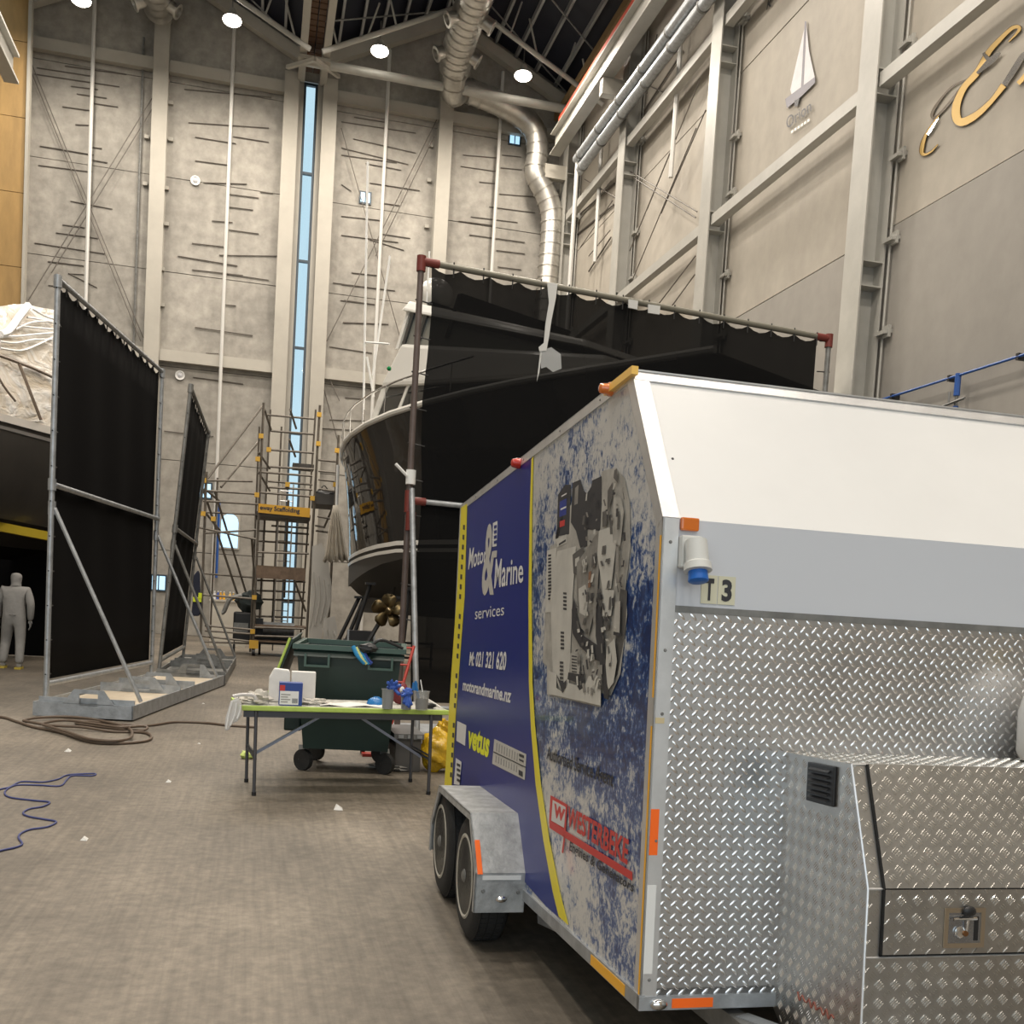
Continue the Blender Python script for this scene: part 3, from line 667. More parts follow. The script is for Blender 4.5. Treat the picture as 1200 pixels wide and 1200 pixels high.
stext('services', 'lettering', lt, (556.5, 726), (590.5, 721), (591, 708), (557, 713), .0)
stext('M: 021 321 620', 'lettering', lt, (549.5, 780), (592.5, 786), (594, 763), (551, 763.5), .03)
stext('motorandmarine.nz', 'lettering', lt, (542, 809), (598, 824), (600, 807), (543, 796), .03)
spoly('white_label', [(536, 845), (546.5, 850), (545, 874), (535, 868)], lt, -.0045)
stext('vetus', 'lettering', mat('bright_yellow', (.80, .82, .02), .4), (547.5, 876), (572, 888.5), (575, 861), (549.5, 851), .04)
spoly('silver_plate', [(579.5, 866), (617, 884), (615, 914), (577, 895)], grey_t, -.0045)
for k in range(9):
    x = 582 + k * 3.0; dy = (x - 579) * .48
    spoly('plate_print', [(x, 869 + dy), (x + .9, 869.5 + dy), (x + .3, 879 + dy), (x - .6, 878.6 + dy)], mat('mid_print', (.30, .29, .27), .5), -.006)
    spoly('plate_print', [(x - .8, 884 + dy), (x + .1, 884.5 + dy), (x - .4, 892 + dy), (x - 1.3, 891.6 + dy)], MATS['mid_print'], -.006)
spoly('plate_print', [(578.5, 880.5), (616, 898.5), (616, 899.6), (578.4, 881.6)], dgrey_t, -.006)
for q in ((608.5, 883, 614, 3), (608.5, 889, 613.5, 2), (608, 902, 612.5, 6), (608.5, 895, 613, 1.2)):
    spoly('plate_print', [(q[0], q[1]), (q[2], q[1] + 2.4), (q[2], q[1] + 2.4 + q[3]), (q[0], q[1] + q[3])], dgrey_t, -.0065)
spoly('white_label', [(534.5, 888.5), (541, 893), (538.5, 920), (532, 919)], lt, -.0068)
for k in range(4): spoly('label_print', [(535.5, 894 + k * 6), (539.5, 896 + k * 6), (539.3, 899 + k * 6), (535.3, 897 + k * 6)], dgrey_t, -.0082)
stext('Authorised Service Agent', 'lettering', dgrey_t, (640, 894), (717.5, 928), (719.5, 904), (641.5, 874), .02)
ro, ri = red_t, mat('cream_print', (.62, .60, .58), .5)
spoly('logo_box', [(645.5, 932), (665, 943), (663, 976), (643.5, 965)], ro, -.0035)
spoly('logo_box', [(648, 937.5), (663, 946), (661, 970), (646.3, 961.5)], ri, -.005)
stext('W', 'lettering', ro, (648.5, 957), (661, 964), (662.5, 949), (649.5, 941), .06, -.0065)
stext('WESTERBEKE', 'lettering', ro, (664.5, 968), (735, 1014), (737, 984), (666, 944), .03)
spoly('logo_line', [(644, 962), (741, 1022), (741, 1032), (644, 970)], ro, -.005)
spoly('logo_line', [(661.5, 975), (663, 976), (660, 1000), (658.5, 999)], ro, -.005)
stext('Engines & Generators', 'lettering', dgrey_t, (666.5, 1000), (741, 1049), (744, 1035), (668, 985), .02)
# engine picture, a flat print built from overlapping cut shapes
e1 = mat('engine_print_pale', (.42, .40, .36), .4, 0, .30, 9); e2 = mat('engine_print_mid', (.26, .245, .22), .4, 0, .35, 12); e3 = mat('engine_print_light', (.55, .53, .48), .4, 0, .12, 6)
e4 = mat('engine_print_shadow', (.10, .095, .09), .4); kk = dgrey_t
lay = [-.003]
def E_(pts, m, z=None):
    lay[0] -= .00015
    MB().prism([S(x, y, lay[0]) for x, y in pts], (-.0003, 0, 0)).build('engine_print', m, T)
E_([(645, 640), (653, 636), (658, 600), (700, 570), (706, 552), (722, 548), (732, 560), (738, 590), (739, 640), (733, 690), (735, 720), (727, 790), (716, 815), (704, 812), (704, 829), (641, 814), (641, 780), (636, 776), (640, 700)], e1)
E_([(727, 690), (735, 692), (733, 740), (724, 790), (718, 800), (722, 740)], e4)
E_([(652, 640), (654, 580), (662, 568), (669, 568), (667, 626), (651, 629)], kk)
E_([(656, 588), (664, 584), (663.5, 603), (655.5, 606)], mat('blue_screen_print', (.02, .04, .25), .4))
E_([(657, 596), (663.5, 593), (663.5, 595), (657, 598)], lt)
E_([(656, 611), (662, 609), (661.5, 616), (656, 618)], red_t)
E_([(658, 581), (664, 577.5), (664, 579), (658, 582.5)], lt)
E_([(671, 566), (680, 562), (684, 575), (690, 580), (688, 640), (680, 642), (675, 622), (669, 612)], kk)
E_([(674, 572), (678, 568), (677, 590), (673, 592)], e2)
E_([(687, 580), (693, 570), (694, 563), (705, 558), (705, 590), (703, 622), (688, 620)], kk)
E_([(651, 632), (664, 626), (664, 636), (653, 641)], e3); E_([(655, 637), (663, 632), (663, 634.5), (655, 639.5)], kk)
E_([(641, 645), (652, 642), (650, 716), (639, 718)], e3)
for k in range(14): E_([(642.5, 650 + k * 3.9), (646, 649.5 + k * 3.9), (645.8, 651.8 + k * 3.9), (642.3, 652.3 + k * 3.9)], kk)
E_([(653, 646), (675, 640), (671, 700), (667, 800), (660, 812), (653, 800), (648, 790), (645, 700)], e3)
for (x, y0, n) in ((660, 694, 5), (657, 740, 5), (656, 775, 6)):
    for k in range(n): E_([(x, y0 + k * 4.5), (x + 4, y0 + .4 + k * 4.5), (x + 4, y0 + 3 + k * 4.5), (x, y0 + 2.5 + k * 4.5)], kk)
E_([(671, 650), (684, 640), (684, 655), (680, 676), (672, 672)], e4); E_([(674, 655), (679, 652), (678, 662), (674, 664)], e3)
E_([(676, 660), (690, 640), (697, 628), (704, 622), (700, 700), (690, 745), (680, 735), (676, 700)], e2)
E_([(678, 690), (686, 685), (690, 700), (686, 722), (679, 718)], e3)
E_([(673, 700), (676, 722), (684, 745), (700, 756), (706, 755), (705, 776), (695, 772), (680, 758), (671, 742), (670, 715)], kk)
E_([(702, 622), (722, 615), (724, 622), (716, 690), (706, 690), (700, 650)], e3); E_([(719, 580), (728, 584), (731, 600), (727, 640), (718, 636)], e1)
E_([(712, 575), (718, 565), (718, 582), (712, 600)], e4); E_([(720, 551), (723, 549), (724, 566), (719, 560)], e4); E_([(706, 600), (711, 598), (711, 616), (706, 618)], e4); E_([(714, 604), (717, 602), (718, 626), (715, 626)], e4)
E_([(706, 690), (720, 692), (716, 722), (706, 722)], e3); E_([(700, 690), (704, 690), (704, 740), (699, 745)], e4)
E_([(721, 706), (727, 704), (726, 742), (719, 740)], e1); E_([(719, 740), (728, 742), (727, 746), (719, 744)], kk)
E_([(711, 758), (720, 748), (723, 775), (719, 800), (713, 808), (709, 790)], e3)
E_([(699, 700), (706, 722), (709, 770), (713, 820), (708, 818), (702, 770), (698, 745)], kk)
E_([(643, 786), (652, 790), (652, 806), (660, 812), (666, 800), (684, 806), (690, 792), (704, 796), (704, 827), (643, 813)], e3)
E_([(666, 788), (684, 790), (684, 806), (679, 809), (674, 799), (665, 796)], kk); E_([(668, 765), (680, 768), (679, 790), (668, 788)], e1)
for k in range(6): E_([(670, 768 + k * 3.6), (676, 769 + k * 3.6), (676, 770.4 + k * 3.6), (670, 769.6 + k * 3.6)], kk)
E_([(652, 790), (659, 812), (663, 806), (664, 796), (661, 800), (656, 797)], kk)
for (x, y, w_, h_, m_) in ((706, 640, 4, 9, e4), (710, 655, 5, 3, e4), (694, 650, 5, 14, e4), (690, 670, 3, 18, mat('rust_print', (.22, .11, .06), .5)), (684, 660, 4, 10, e3), (696, 700, 3, 30, e2), (708, 726, 6, 12, e4), (722, 640, 3, 30, e2), (714, 700, 2, 14, e4), (724, 600, 2, 20, e4)):
    E_([(x, y), (x + w_, y - 1), (x + w_ - 1, y + h_), (x - 1, y + h_ + 1)], m_)
rr_ = random.Random(5); lay[0] -= .0006
acc = {0: MB(), 1: MB(), 2: MB(), 3: MB()}
for k in range(150):
    yy_ = rr_.uniform(562, 812); x_ = rr_.uniform(678 if yy_ < 700 else 674, 731 if yy_ < 700 else 722 - (yy_ - 700) * .08)
    if 668 < x_ < 706 and yy_ < 640 and k % 3: continue
    w_ = rr_.uniform(.8, 3.2); h_ = rr_.uniform(1.5, 11); sk_ = rr_.uniform(-2, 2); l_ = lay[0] - .0001 * (k % 4)
    acc[k % 4].prism([S(x_, yy_, l_), S(x_ + w_, yy_ - .6, l_), S(x_ + w_ + sk_, yy_ + h_, l_), S(x_ + sk_, yy_ + h_ + .6, l_)], (-.0002, 0, 0))
for k, m_ in enumerate((e4, e3, kk, e2)): acc[k].build('engine_print', m_, T, kind='stuff')
# ------- white inlet socket and T 3 plates
sk = mat('aged_white_plastic', (.60, .60, .57), .4)
MB().box((.050, -.035, 1.36), (.118, 0, 1.462)).build('socket_box', sk, T, bevel=.006)
MB().lathe((.086, -.06, 1.442), (0, -.25, -1), [(0, .034), (.07, .036), (.075, .042), (.098, .044), (.1, .03)], 20).build('socket_collar', sk, T)
MB().lathe((.086, -.083, 1.345), (0, -.25, -1), [(0, .03), (.03, .032), (.034, .026)], 18).build('socket_cap', mat('blue_cap', (.01, .13, .50), .4), T)
for (x0, x1, ch) in ((.135, .19, 'T'), (.193, .252, '3')):
    MB().box((x0, -.003, 1.255), (x1, 0, 1.345)).build('number_plate', mat('cream_plate', (.62, .60, .45), .5), T)
    xa = x0 + .012; xb = x1 - .012
    text(ch, 'lettering', dgrey_t, T, (xa, -.0045, 1.265), (xb, -.0045, 1.265), (xb, -.0045, 1.335), (xa, -.0045, 1.335), .04)
for (x, z) in ((.075, CW + .20),):
    p_ = Vector((.075, 0, CW)) + dv * .26; MB().lathe(p_, nv, [(0, .005), (.002, .004)], 8).build('rivet', kk, T)
# ------- tool box on the drawbar (checker plate)
BX = .46; K0 = -.385; K1 = -.498; ZT = .79; ZK = .454
prof = [(0, ZT), (K0, ZT), (K1, ZK), (K1, -.12), (-.10, -.12), (0, -.045)]
X1 = 1.46
tb = MB().prism([(BX, u, w) for u, w in prof], (X1 - BX, 0, 0)).build('toolbox_body', checker_m, T)
sl = Vector((0, K1 - K0, ZK - ZT)); sln = sl.normalized(); slno = Vector((0, sln.z, -sln.y)); 
if slno.y > 0: slno = -slno
dx0 = BX + .048; 
MB().obox(Vector(((dx0 + X1) / 2, (K0 + K1) / 2, (ZT + ZK) / 2)) + slno * .006, ((X1 - dx0) / 2, 0, 0), sl / 2, slno * .006).build('toolbox_lid', checker_m, T)
MB().box((dx0, K1 - .012, .272), (X1, K1, ZK)).build('toolbox_door', checker_m, T)
gap = mat('black_seal', (.008, .008, .008), .8)
MB().obox(Vector((dx0 - .002, (K0 + K1) / 2, (ZT + ZK) / 2)) + slno * .004, (.002, 0, 0), sl / 2, slno * .004).box((dx0 - .004, K1 - .008, .266), (dx0, K1, ZK)).box((dx0 - .004, K1 - .008, .266), (X1, K1, .272)).build('door_seal', gap, T)
def five(cells_fn, a0, a1, b0, b1, P=.0505):
    out = []
    for i in range(-1, int((a1 - a0) / (P / 2)) + 2):
        for k in range(-1, int((b1 - b0) / (P / 2)) + 2):
            a_ = a0 + i * P / 2; b_ = b0 + k * P / 2
            if (i + k) % 2: continue
            ang = PI / 4 if (k % 2 == 0) else -PI / 4
            for j in (-1.5, -.5, .5, 1.5):
                x = a_ - math.sin(ang) * j * .0074; y = b_ + math.cos(ang) * j * .0074
                if a0 + .006 < x < a1 - .006 and b0 + .006 < y < b1 - .006: out.append((x, y, ang))
    return out
SLn = sl.length
bars(T, 'lid_tread_bars', checker_b, lambda a_, b_, h: Vector((a_, K1, ZK)) - sln * b_ + slno * (.012 + h), five(None, dx0, X1, 0, SLn), .026, .0029, .003)
bars(T, 'door_tread_bars', checker_b, lambda a_, b_, h: Vector((a_, K1 - .012 - h, b_)), [c for c in five(None, dx0, X1, .272, ZK) if not (.69 < c[0] < .84 and .28 < c[1] < .415)], .026, .0029, .003)
bars(T, 'body_tread_bars', checker_b, lambda a_, b_, h: Vector((a_, K1 - h, b_)), five(None, BX, X1, -.12, .258), .026, .0029, .003)
bars(T, 'body_tread_bars', checker_b, lambda a_, b_, h: Vector((a_, b_, ZT + h)), five(None, BX, X1, K0, 0), .026, .0029, .003)
bars(T, 'body_tread_bars', checker_b, lambda a_, b_, h: Vector((a_, K1 - h, b_)), five(None, BX, BX + .04, .262, ZK), .022, .0029, .003)
bars(T, 'body_tread_bars', checker_b, lambda a_, b_, h: Vector((a_, K1, ZK)) - sln * b_ + slno * h, five(None, BX, BX + .04, 0, SLn), .022, .0029, .003)
def inprof(u, w): return w > -.10 + max(0, (u + .1)) * .7 and w < ZT - .01 and u < -.008 and u > (K0 + (ZT - w) * (K1 - K0) / (ZT - ZK) if w > ZK else K1) + .01
bars(T, 'body_tread_bars', checker_b, lambda a_, b_, h: Vector((BX - h, a_, b_)), [c for c in five(None, K1, 0, -.12, ZT) if inprof(c[0], c[1]) and not (-.33 < c[0] < -.13 and c[1] > .63)], .026, .0029, .0014)
MB().tube([(BX + .0, K0, ZT), (X1, K0, ZT)], .004, 6).tube([(BX, K0, ZT), (BX, K1, ZK), (BX, K1, -.12)], .004, 6).tube([(BX, K1, .262), (X1, K1, .262)], .003, 6).tube([(BX, K1, ZK), (dx0, K1, ZK)], .004, 6).build('toolbox_edge', alu, T)
# vent
q0 = Vector((BX, -.155, .765)); 
va, vb = S(947, 893, BX), S(979, 950, BX)
MB().box((BX - .010, -.31, .655), (BX, -.155, .775)).build('toolbox_vent', black, T, bevel=.004)
for k in range(6):
    z = .672 + k * .017
    MB().obox((BX - .013, -.2325, z), (.006, 0, .004), (0, .058, 0), (-.001, 0, .002)).build('vent_slat', black, T)
# recessed T-handle latch
bz = mat('worn_bronze_steel', (.50, .42, .32), .3, .9); chrome = MATS['chrome']
lx0, lx1, lz0, lz1 = .697, .829, .289, .402; yf = K1 - .013
def rring(x0, x1, z0, z1, t, y, d, m, name):
    MB().box((x0, y - d, z0), (x1, y, z0 + t)).box((x0, y - d, z1 - t), (x1, y, z1)).box((x0, y - d, z0 + t), (x0 + t, y, z1 - t)).box((x1 - t, y - d, z0 + t), (x1, y, z1 - t)).build(name, m, T)
rring(lx0, lx1, lz0, lz1, .013, yf, .004, bz, 'latch_frame')
MB().box((lx0 + .013, yf - .001, lz0 + .013), (lx1 - .013, yf, lz1 - .013)).build('latch_recess', mat('latch_pan', (.35, .36, .38), .25, .9), T)
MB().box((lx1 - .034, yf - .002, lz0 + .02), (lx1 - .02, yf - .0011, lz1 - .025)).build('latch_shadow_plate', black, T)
MB().tube([(lx0 + .022, yf - .012, lz1 - .03), (lx1 - .035, yf - .012, lz1 - .028)], .0045, 8).tube([(lx0 + .07, yf - .012, lz1 - .03), (lx0 + .068, yf - .006, lz0 + .035)], .0035, 8).lathe((lx0 + .05, yf, lz0 + .045), (0, -1, 0), [(0, .018), (.006, .017), (.008, .01)], 18).build('latch_handle', chrome, T)
MB().lathe((lx0 + .066, yf, lz0 + .042), (0, -1, 0), [(0, .009), (.011, .008)], 14).build('latch_lock', mat('brass_lock', (.25, .12, .05), .35, .8), T)
MB().sphere((lx0 + .075, yf - .008, lz1 - .008), .02, 12, 8, (1.1, .5, .75)).build('lock_cap', black, T)
pts = [(BX - .002, -.36 + .02 * k, .03 + .008 * math.sin(k * 2.3)) for k in range(12)]
MB().tube(seg_path([(BX - .001, -.36 + .014 * k, .045 + .012 * math.sin(k * 2.6)) for k in range(16)], 3), .0028, 5).build('red_scrawl', mat('red_marker', (.30, .10, .07), .7), T)
# drawbar, chassis, jockey wheel below the nose
MB().box((.30, -1.2, -.14), (.36, 3.3, -.058)).build('chassis_rail', galv_d, T); MB().box((1.5, 0, -.14), (1.56, 3.3, -.058)).build('chassis_rail', galv_d, T)
MB().bar((.34, -.02, -.1), (.93, -1.3, -.1), .06, .09).bar((1.52, -.02, -.1), (.97, -1.3, -.1), .06, .09).build('drawbar', galv, T)
MB().box((.10, .9, -.30), (.12, 1.48, -.055)).build('mud_flap', galv_d, T) if False else None
MB().prism([S(629, 1058, .06), S(680, 1106, .06), S(681, 1110, .06), S(664, 1098, .06), S(630, 1082, .06)], (.02, 0, 0)).build('side_skirt', galv, T)
# mudguard
fo = -.235
gp = [(2.88, -.05), (2.86, .10), (2.60, .355), (1.69, .335), (1.47, .07), (1.515, -.095)]
def strip(pts, v0, v1, th, name, m):
    mb = MB()
    for (a_, b_) in zip(pts, pts[1:]):
        a3 = Vector((0, a_[0], a_[1])); b3 = Vector((0, b_[0], b_[1])); d = (b3 - a3).normalized(); n_ = Vector((0, -d.z, d.y))
        if n_.dot(Vector((0, 2.1 - a3.y, -.2 - a3.z))) < 0: n_ = -n_
        mb.prism([Vector((v0, a3.y, a3.z)), Vector((v0, b3.y, b3.z)), Vector((v0, b3.y, b3.z)) + n_ * th, Vector((v0, a3.y, a3.z)) + n_ * th], (v1 - v0, 0, 0))
    return mb.build(name, m, T)
gm = mat('mottled_galvanised', (.44, .45, .45), .5, .45, .3, 12, .15, 45)
gp = [(2.86, -.05), (2.84, .12), (2.60, .355), (1.69, .335), (1.50, .09), (1.515, -.095)]
strip(gp, fo, .0, .008, 'mudguard', gm)
cpoly = [(u, w) for u, w in gp]; inn = [(2.82, -.05), (2.80, .11), (2.585, .32), (1.705, .30), (1.54, .08), (1.55, -.095)]
mb = MB()
for i in range(len(gp) - 1):
    mb.prism([(fo, *cpoly[i]), (fo, *cpoly[i + 1]), (fo, *inn[i + 1]), (fo, *inn[i])], (.008, 0, 0))
mb.build('mudguard_lip', gm, T)
def onflap(a_, b_, off): # a across 0..1 (outer to inner), b height
    t = (b_ + .095) / (.185); u = 1.515 + (1.50 - 1.515) * t; return Vector((fo + a_ * .235, u - off, b_))
MB().obox(onflap(.08, .155, 0) + Vector((0, .045, 0)), (.012, 0, 0), (0, .052, .069), (0, -.0008, .0004)).build('orange_reflector', orange, T)
MB().obox(onflap(.52, .068, .003), (.09, 0, 0), (0, .001, 0), (0, 0, .010)).build('white_tape', white_t, T)
MB().sphere(onflap(.53, -.03, .01), .028, 12, 8, (1, .5, .6)).build('marker_lamp', chrome, T)
for a_, z in ((.17, .005), (.87, .0)): MB().lathe(onflap(a_, z, .0), (0, -1, 0), [(0, .010), (.006, .007)], 8).build('bolt', galv_d, T)
# wheels
rim_m = mat('wheel_rim_paint', (.50, .48, .42), .45, .2, .15, 8)
for (uc, wc) in ((1.86, .003), (2.60, .043)):
    wroot = empty('wheel', (0, 0, 0)); wroot.parent = T; wroot.location = (-.125, uc, wc); wroot['local'] = 1
    c0 = Vector((0, 0, 0)); Rr = .305; hw = .09
    MB().lathe((-hw, 0, 0), (1, 0, 0), [(0.0, .20), (.004, .235), (.004, .265), (.02, .290), (.045, Rr), (.135, Rr), (.16, .290), (.176, .262), (.176, .20)], 48).build('tyre', rubber, wroot)
    mb = MB()
    for x in (-.058, -.02, .02, .058):
        mb.lathe((x - .003, 0, 0), (1, 0, 0), [(0, Rr + .0015), (.006, Rr + .0015)], 48)
    mb.build('tread_groove', gap, wroot)
    mb = MB()
    for k in range(60):
        a_ = 2 * PI * k / 60
        for x in (-.039, 0, .039):
            mb.obox((x, math.sin(a_) * Rr, math.cos(a_) * Rr), (.014, 0, 0), (0, math.cos(a_) * .009, -math.sin(a_) * .009), (0, math.sin(a_) * .002, math.cos(a_) * .002))
    mb.build('tread_blocks', rubber, wroot, kind='stuff')
    MB().lathe((-hw - .0, 0, 0), (1, 0, 0), [(0, .205), (-.004, .195), (0, .185), (.03, .172), (.06, .165), (.05, .09), (.03, .075), (.03, .001)], 40).build('rim', rim_m, wroot)
    MB().lathe((-hw - .012, 0, 0), (1, 0, 0), [(0, .02), (.01, .033), (.05, .035)], 20).build('hub_cap', galv_d, wroot)
    for k in range(5):
        a_ = 2 * PI * k / 5 + .4; MB().lathe((-hw + .018, math.cos(a_) * .057, math.sin(a_) * .057), (-1, 0, 0), [(-.02, .010), (.012, .009)], 6).build('wheel_nut', galv_d, wroot)
for (uc, wc) in ((1.86, .003), (2.60, .043)):
    MB().lathe((WID + .03, uc, wc), (1, 0, 0), [(0.0, .17), (.004, .265), (.045, .305), (.135, .305), (.176, .262), (.176, .17)], 32).build('tyre', rubber, T)
    MB().tube([(-.1, uc, wc), (WID + .1, uc, wc)], .03, 8).build('axle', galv_d, T)
# jockey wheel holding the nose up
MB().tube([(.95, -1.15, .35), (.95, -1.15, -.42)], .028, 10).lathe((.92, -1.15, -.40), (1, 0, 0), [(0, .09), (.06, .09)], 20).build('jockey_wheel', galv, T)
# white gas bottle standing on the tool box, cut off by the frame
gb = empty('gas_bottle', TO + TR @ Vector((1.33 + .17, -.17, ZT)), 'white rounded gas bottle standing on the trailer tool box at the right edge', 'bottle')
c_ = TO + TR @ Vector((1.37, -.16, ZT + .006))
MB().lathe(c_, _W, [(0, .11), (.0, .12), (.03, .135), (.16, .135), (.25, .11), (.29, .05), (.31, .03)], 28).build('bottle_shell', mat('white_enamel', (.62, .60, .56), .35), gb)
MB().lathe(c_ + _W * .31, _W, [(0, .02), (.05, .022), (.06, .01)], 14).build('valve', mat('brass', (.5, .35, .1), .35, .8), gb)

# ================================================================== BLACK MESH SCREENS
mesh_m = bpy.data.materials.new('black_shade_cloth'); mesh_m.use_nodes = True; nt = mesh_m.node_tree; N = nt.nodes; L = nt.links
b = N['Principled BSDF']; b.inputs['Base Color'].default_value = (.007, .007, .0072, 1); b.inputs['Roughness'].default_value = .85; b.inputs['Alpha'].default_value = .972; b.inputs['Specular IOR Level'].default_value = .05
cloth_d = mat('black_cloth', (.006, .0058, .006), .85, spec=.05)
tie_m = mat('cable_tie', (.015, .015, .015), .5)
def cloth(o, dx, z0, z1, s0, s1, m, par, nrm, amp=.02, scallop=.05, n=24):
    """hanging cloth with scalloped top edge; o base point, dx unit direction along"""
    mb = MB(); nz = 8; vs = []
    for i in range(n * 2 + 1):
        t = i / (n * 2); s = s0 + (s1 - s0) * t
        for k in range(nz + 1):
            f = k / nz; z = z0 + (z1 - z0) * f
            if k == nz: z -= scallop * abs(math.sin(PI * i / 2 + 0)) if i % 2 else 0
            off = amp * math.sin(s * 5.1 + f * 2) * (.3 + f * (1 - f) * 3)
            vs.append(o + dx * s + nrm * off + Vector((0, 0, z)))
    fs = []
    for i in range(n * 2):
        for k in range(nz):
            a_ = i * (nz + 1) + k; b_ = a_ + nz + 1; fs.append((a_, b_, b_ + 1, a_ + 1))
    mb.add(vs, fs); mb.sm = True
    ob = mb.build('mesh_cloth', m, par, fixn=False); 
    md = ob.modifiers.new('t', 'SOLIDIFY'); md.thickness = .006; return ob
d1 = ray(500, 712); d1 = Vector((d1.x, d1.y, 0)).normalized(); n1 = Vector((d1.y, -d1.x, 0))
pm = at(68, 322, Y=13.5)
def screen(o, dx, nrm, L_, H, mid, label, m, lean=0, tray=True, frame=galv, group='black mesh screens in steel frames', tw=1.12, dark=False):
    """o: foot of the near post; nrm: side on which the base tray and struts stand"""
    t = empty('mesh_screen', o, label, 'screen', group)
    up = (Vector((0, 0, 1)) + nrm * lean).normalized()
    def P(s, z, off=0): return o + dx * s + up * z + nrm * off
    r = .034
    for s in (0, L_): MB().tube([P(s, .05), P(s, H)], r, 10).build('post', frame, t)
    MB().tube([P(0, H - .05), P(L_, H - .05)], r, 10).build('top_rail', frame, t)
    MB().tube([P(0, mid, .02), P(L_, mid, .02)], r, 10).build('middle_rail', frame, t)
    MB().tube([P(0, .38), P(L_, .38)], r, 10).build('bottom_rail', frame, t)
    for s in (0, L_):
        for z in (mid, H - .08): MB().tube([P(s, z - .07), P(s, z + .07)], r + .014, 10).build('pipe_coupling', frame, t)
    # cloth in the (slightly leaning) plane
    mb = MB(); ns = 26; nz = 10; vs = []
    for i in range(ns * 2 + 1):
        s = .07 + (L_ - .14) * i / (ns * 2)
        for k in range(nz + 1):
            f = k / nz; z = .43 + (H - .515) * f + (0 if k < nz else (-.045 if i % 4 == 2 else (-.025 if i % 2 else .03)))
            vs.append(P(s, z, -.03 + .018 * math.sin(s * 4.7 + f * 2.2) * f * (1.2 - f) * 2))
    mb.add(vs, [(i * (nz + 1) + k, (i + 1) * (nz + 1) + k, (i + 1) * (nz + 1) + k + 1, i * (nz + 1) + k + 1) for i in range(ns * 2) for k in range(nz)]); mb.sm = True
    ob = mb.build('mesh_cloth', m, t, fixn=False); ob.modifiers.new('t', 'SOLIDIFY').thickness = .006
    for k in range(int(H / .42)):
        for s in (0, L_):
            q = P(s, .5 + k * .42); sg = 1 if s == 0 else -1
            MB().tube([q - dx * .045 * sg, q + dx * .11 * sg + nrm * .01], .009, 5).build('cable_tie', tie_m, t)
    for k in range(int(L_ / .4)): 
        q = P(.3 + k * .4, H - .05); MB().tube([q + up * .045, q - up * .12], .009, 5).build('cable_tie', tie_m, t)
    # struts to the outer edge of the tray
    for s in (0.02, L_ - .02):
        MB().tube([P(s, mid - .28, .03), P(s + (.12 if s < 1 else 0), .20, tw * .98)], .026, 8).tube([P(s, mid - .36, .0), P(s, mid - .2, .0)], r + .012, 10).build('strut', frame, t)
    if tray:
        a0, a1 = -.28, L_ + .45
        Q = lambda s, off, z: o + dx * s + nrm * off + Vector((0, 0, z))
        def plate(sa, oa, sb, ob_, z0, z1, th=.02, name='tray_side'):
            A_ = Q(sa, oa, z0); B_ = Q(sb, ob_, z0); d = (B_ - A_).normalized(); n_ = Vector((-d.y, d.x, 0)) * th
            MB().prism([A_, B_, Q(sb, ob_, z1), Q(sa, oa, z1)], n_).build(name, frame, t)
        plate(a0, -.03, a0, tw, .02, .19); plate(a1, -.03, a1, tw, .02, .19); plate(a0, tw, a1, tw, .02, .19); plate(a0, -.03, a1, -.03, .02, .19)
        for s in (a0, a0 + (a1 - a0) * .42, a0 + (a1 - a0) * .58, a1):   # lifting lugs with a slot
            w0, w1 = tw * .26, tw * .80; mb = MB(); th = dx * .02
            def R4(oa, ob2, z0, z1): mb.prism([Q(s, oa, z0), Q(s, ob2, z0), Q(s, ob2, z1), Q(s, oa, z1)], th)
            c0, c1 = w0 + (w1 - w0) * .32, w0 + (w1 - w0) * .68
            mb.prism([Q(s, w0, .18), Q(s, c0, .18), Q(s, c0, .36), Q(s, w0 + .13, .36)], th); mb.prism([Q(s, c1, .18), Q(s, w1, .18), Q(s, w1 - .13, .36), Q(s, c1, .36)], th)
            R4(c0, c1, .31, .36); R4(c0, c1, .16, .19); mb.build('lifting_lug', frame, t)
        MB().prism([Q(a0 + .03, 0, .10), Q(a1 - .03, 0, .10), Q(a1 - .03, tw - .03, .10), Q(a0 + .03, tw - .03, .10)], (0, 0, .03)).build('tray_deck', ply_pale if not dark else galv_d, t)
        for s in (a0, a0 + (a1 - a0) * .42, a0 + (a1 - a0) * .58): MB().prism([Q(s + .05, 0, .12), Q(s + .05, tw, .12), Q(s + .05, tw, .25), Q(s + .05, 0, .25)], dx * .03).build('tray_rib', frame, t)
    return t, P
o1 = Vector((pm.x, 13.5, 0))
screen(o1, d1, n1, 4.84, pm.z, 2.80, 'tall black mesh screen nearest on the left, in a pale steel frame on a tray', cloth_d)
# second screen, leaning, almost edge on
a2 = at(185, 793, Y=18.9); a2.z = 0; b2 = at(214, 768, Y=24.0); b2.z = 0; tp2 = at(224, 449, Y=18.9)
d2 = (b2 - a2).normalized(); n2 = Vector((d2.y, -d2.x, 0)); lean2 = (tp2.x - a2.x) / tp2.z
screen(a2, d2, n2, (b2 - a2).length, tp2.z, 2.7, 'narrow-looking black mesh screen leaning behind the tall left one', cloth_d, lean=lean2, frame=galv_d, tw=1.15, dark=True)
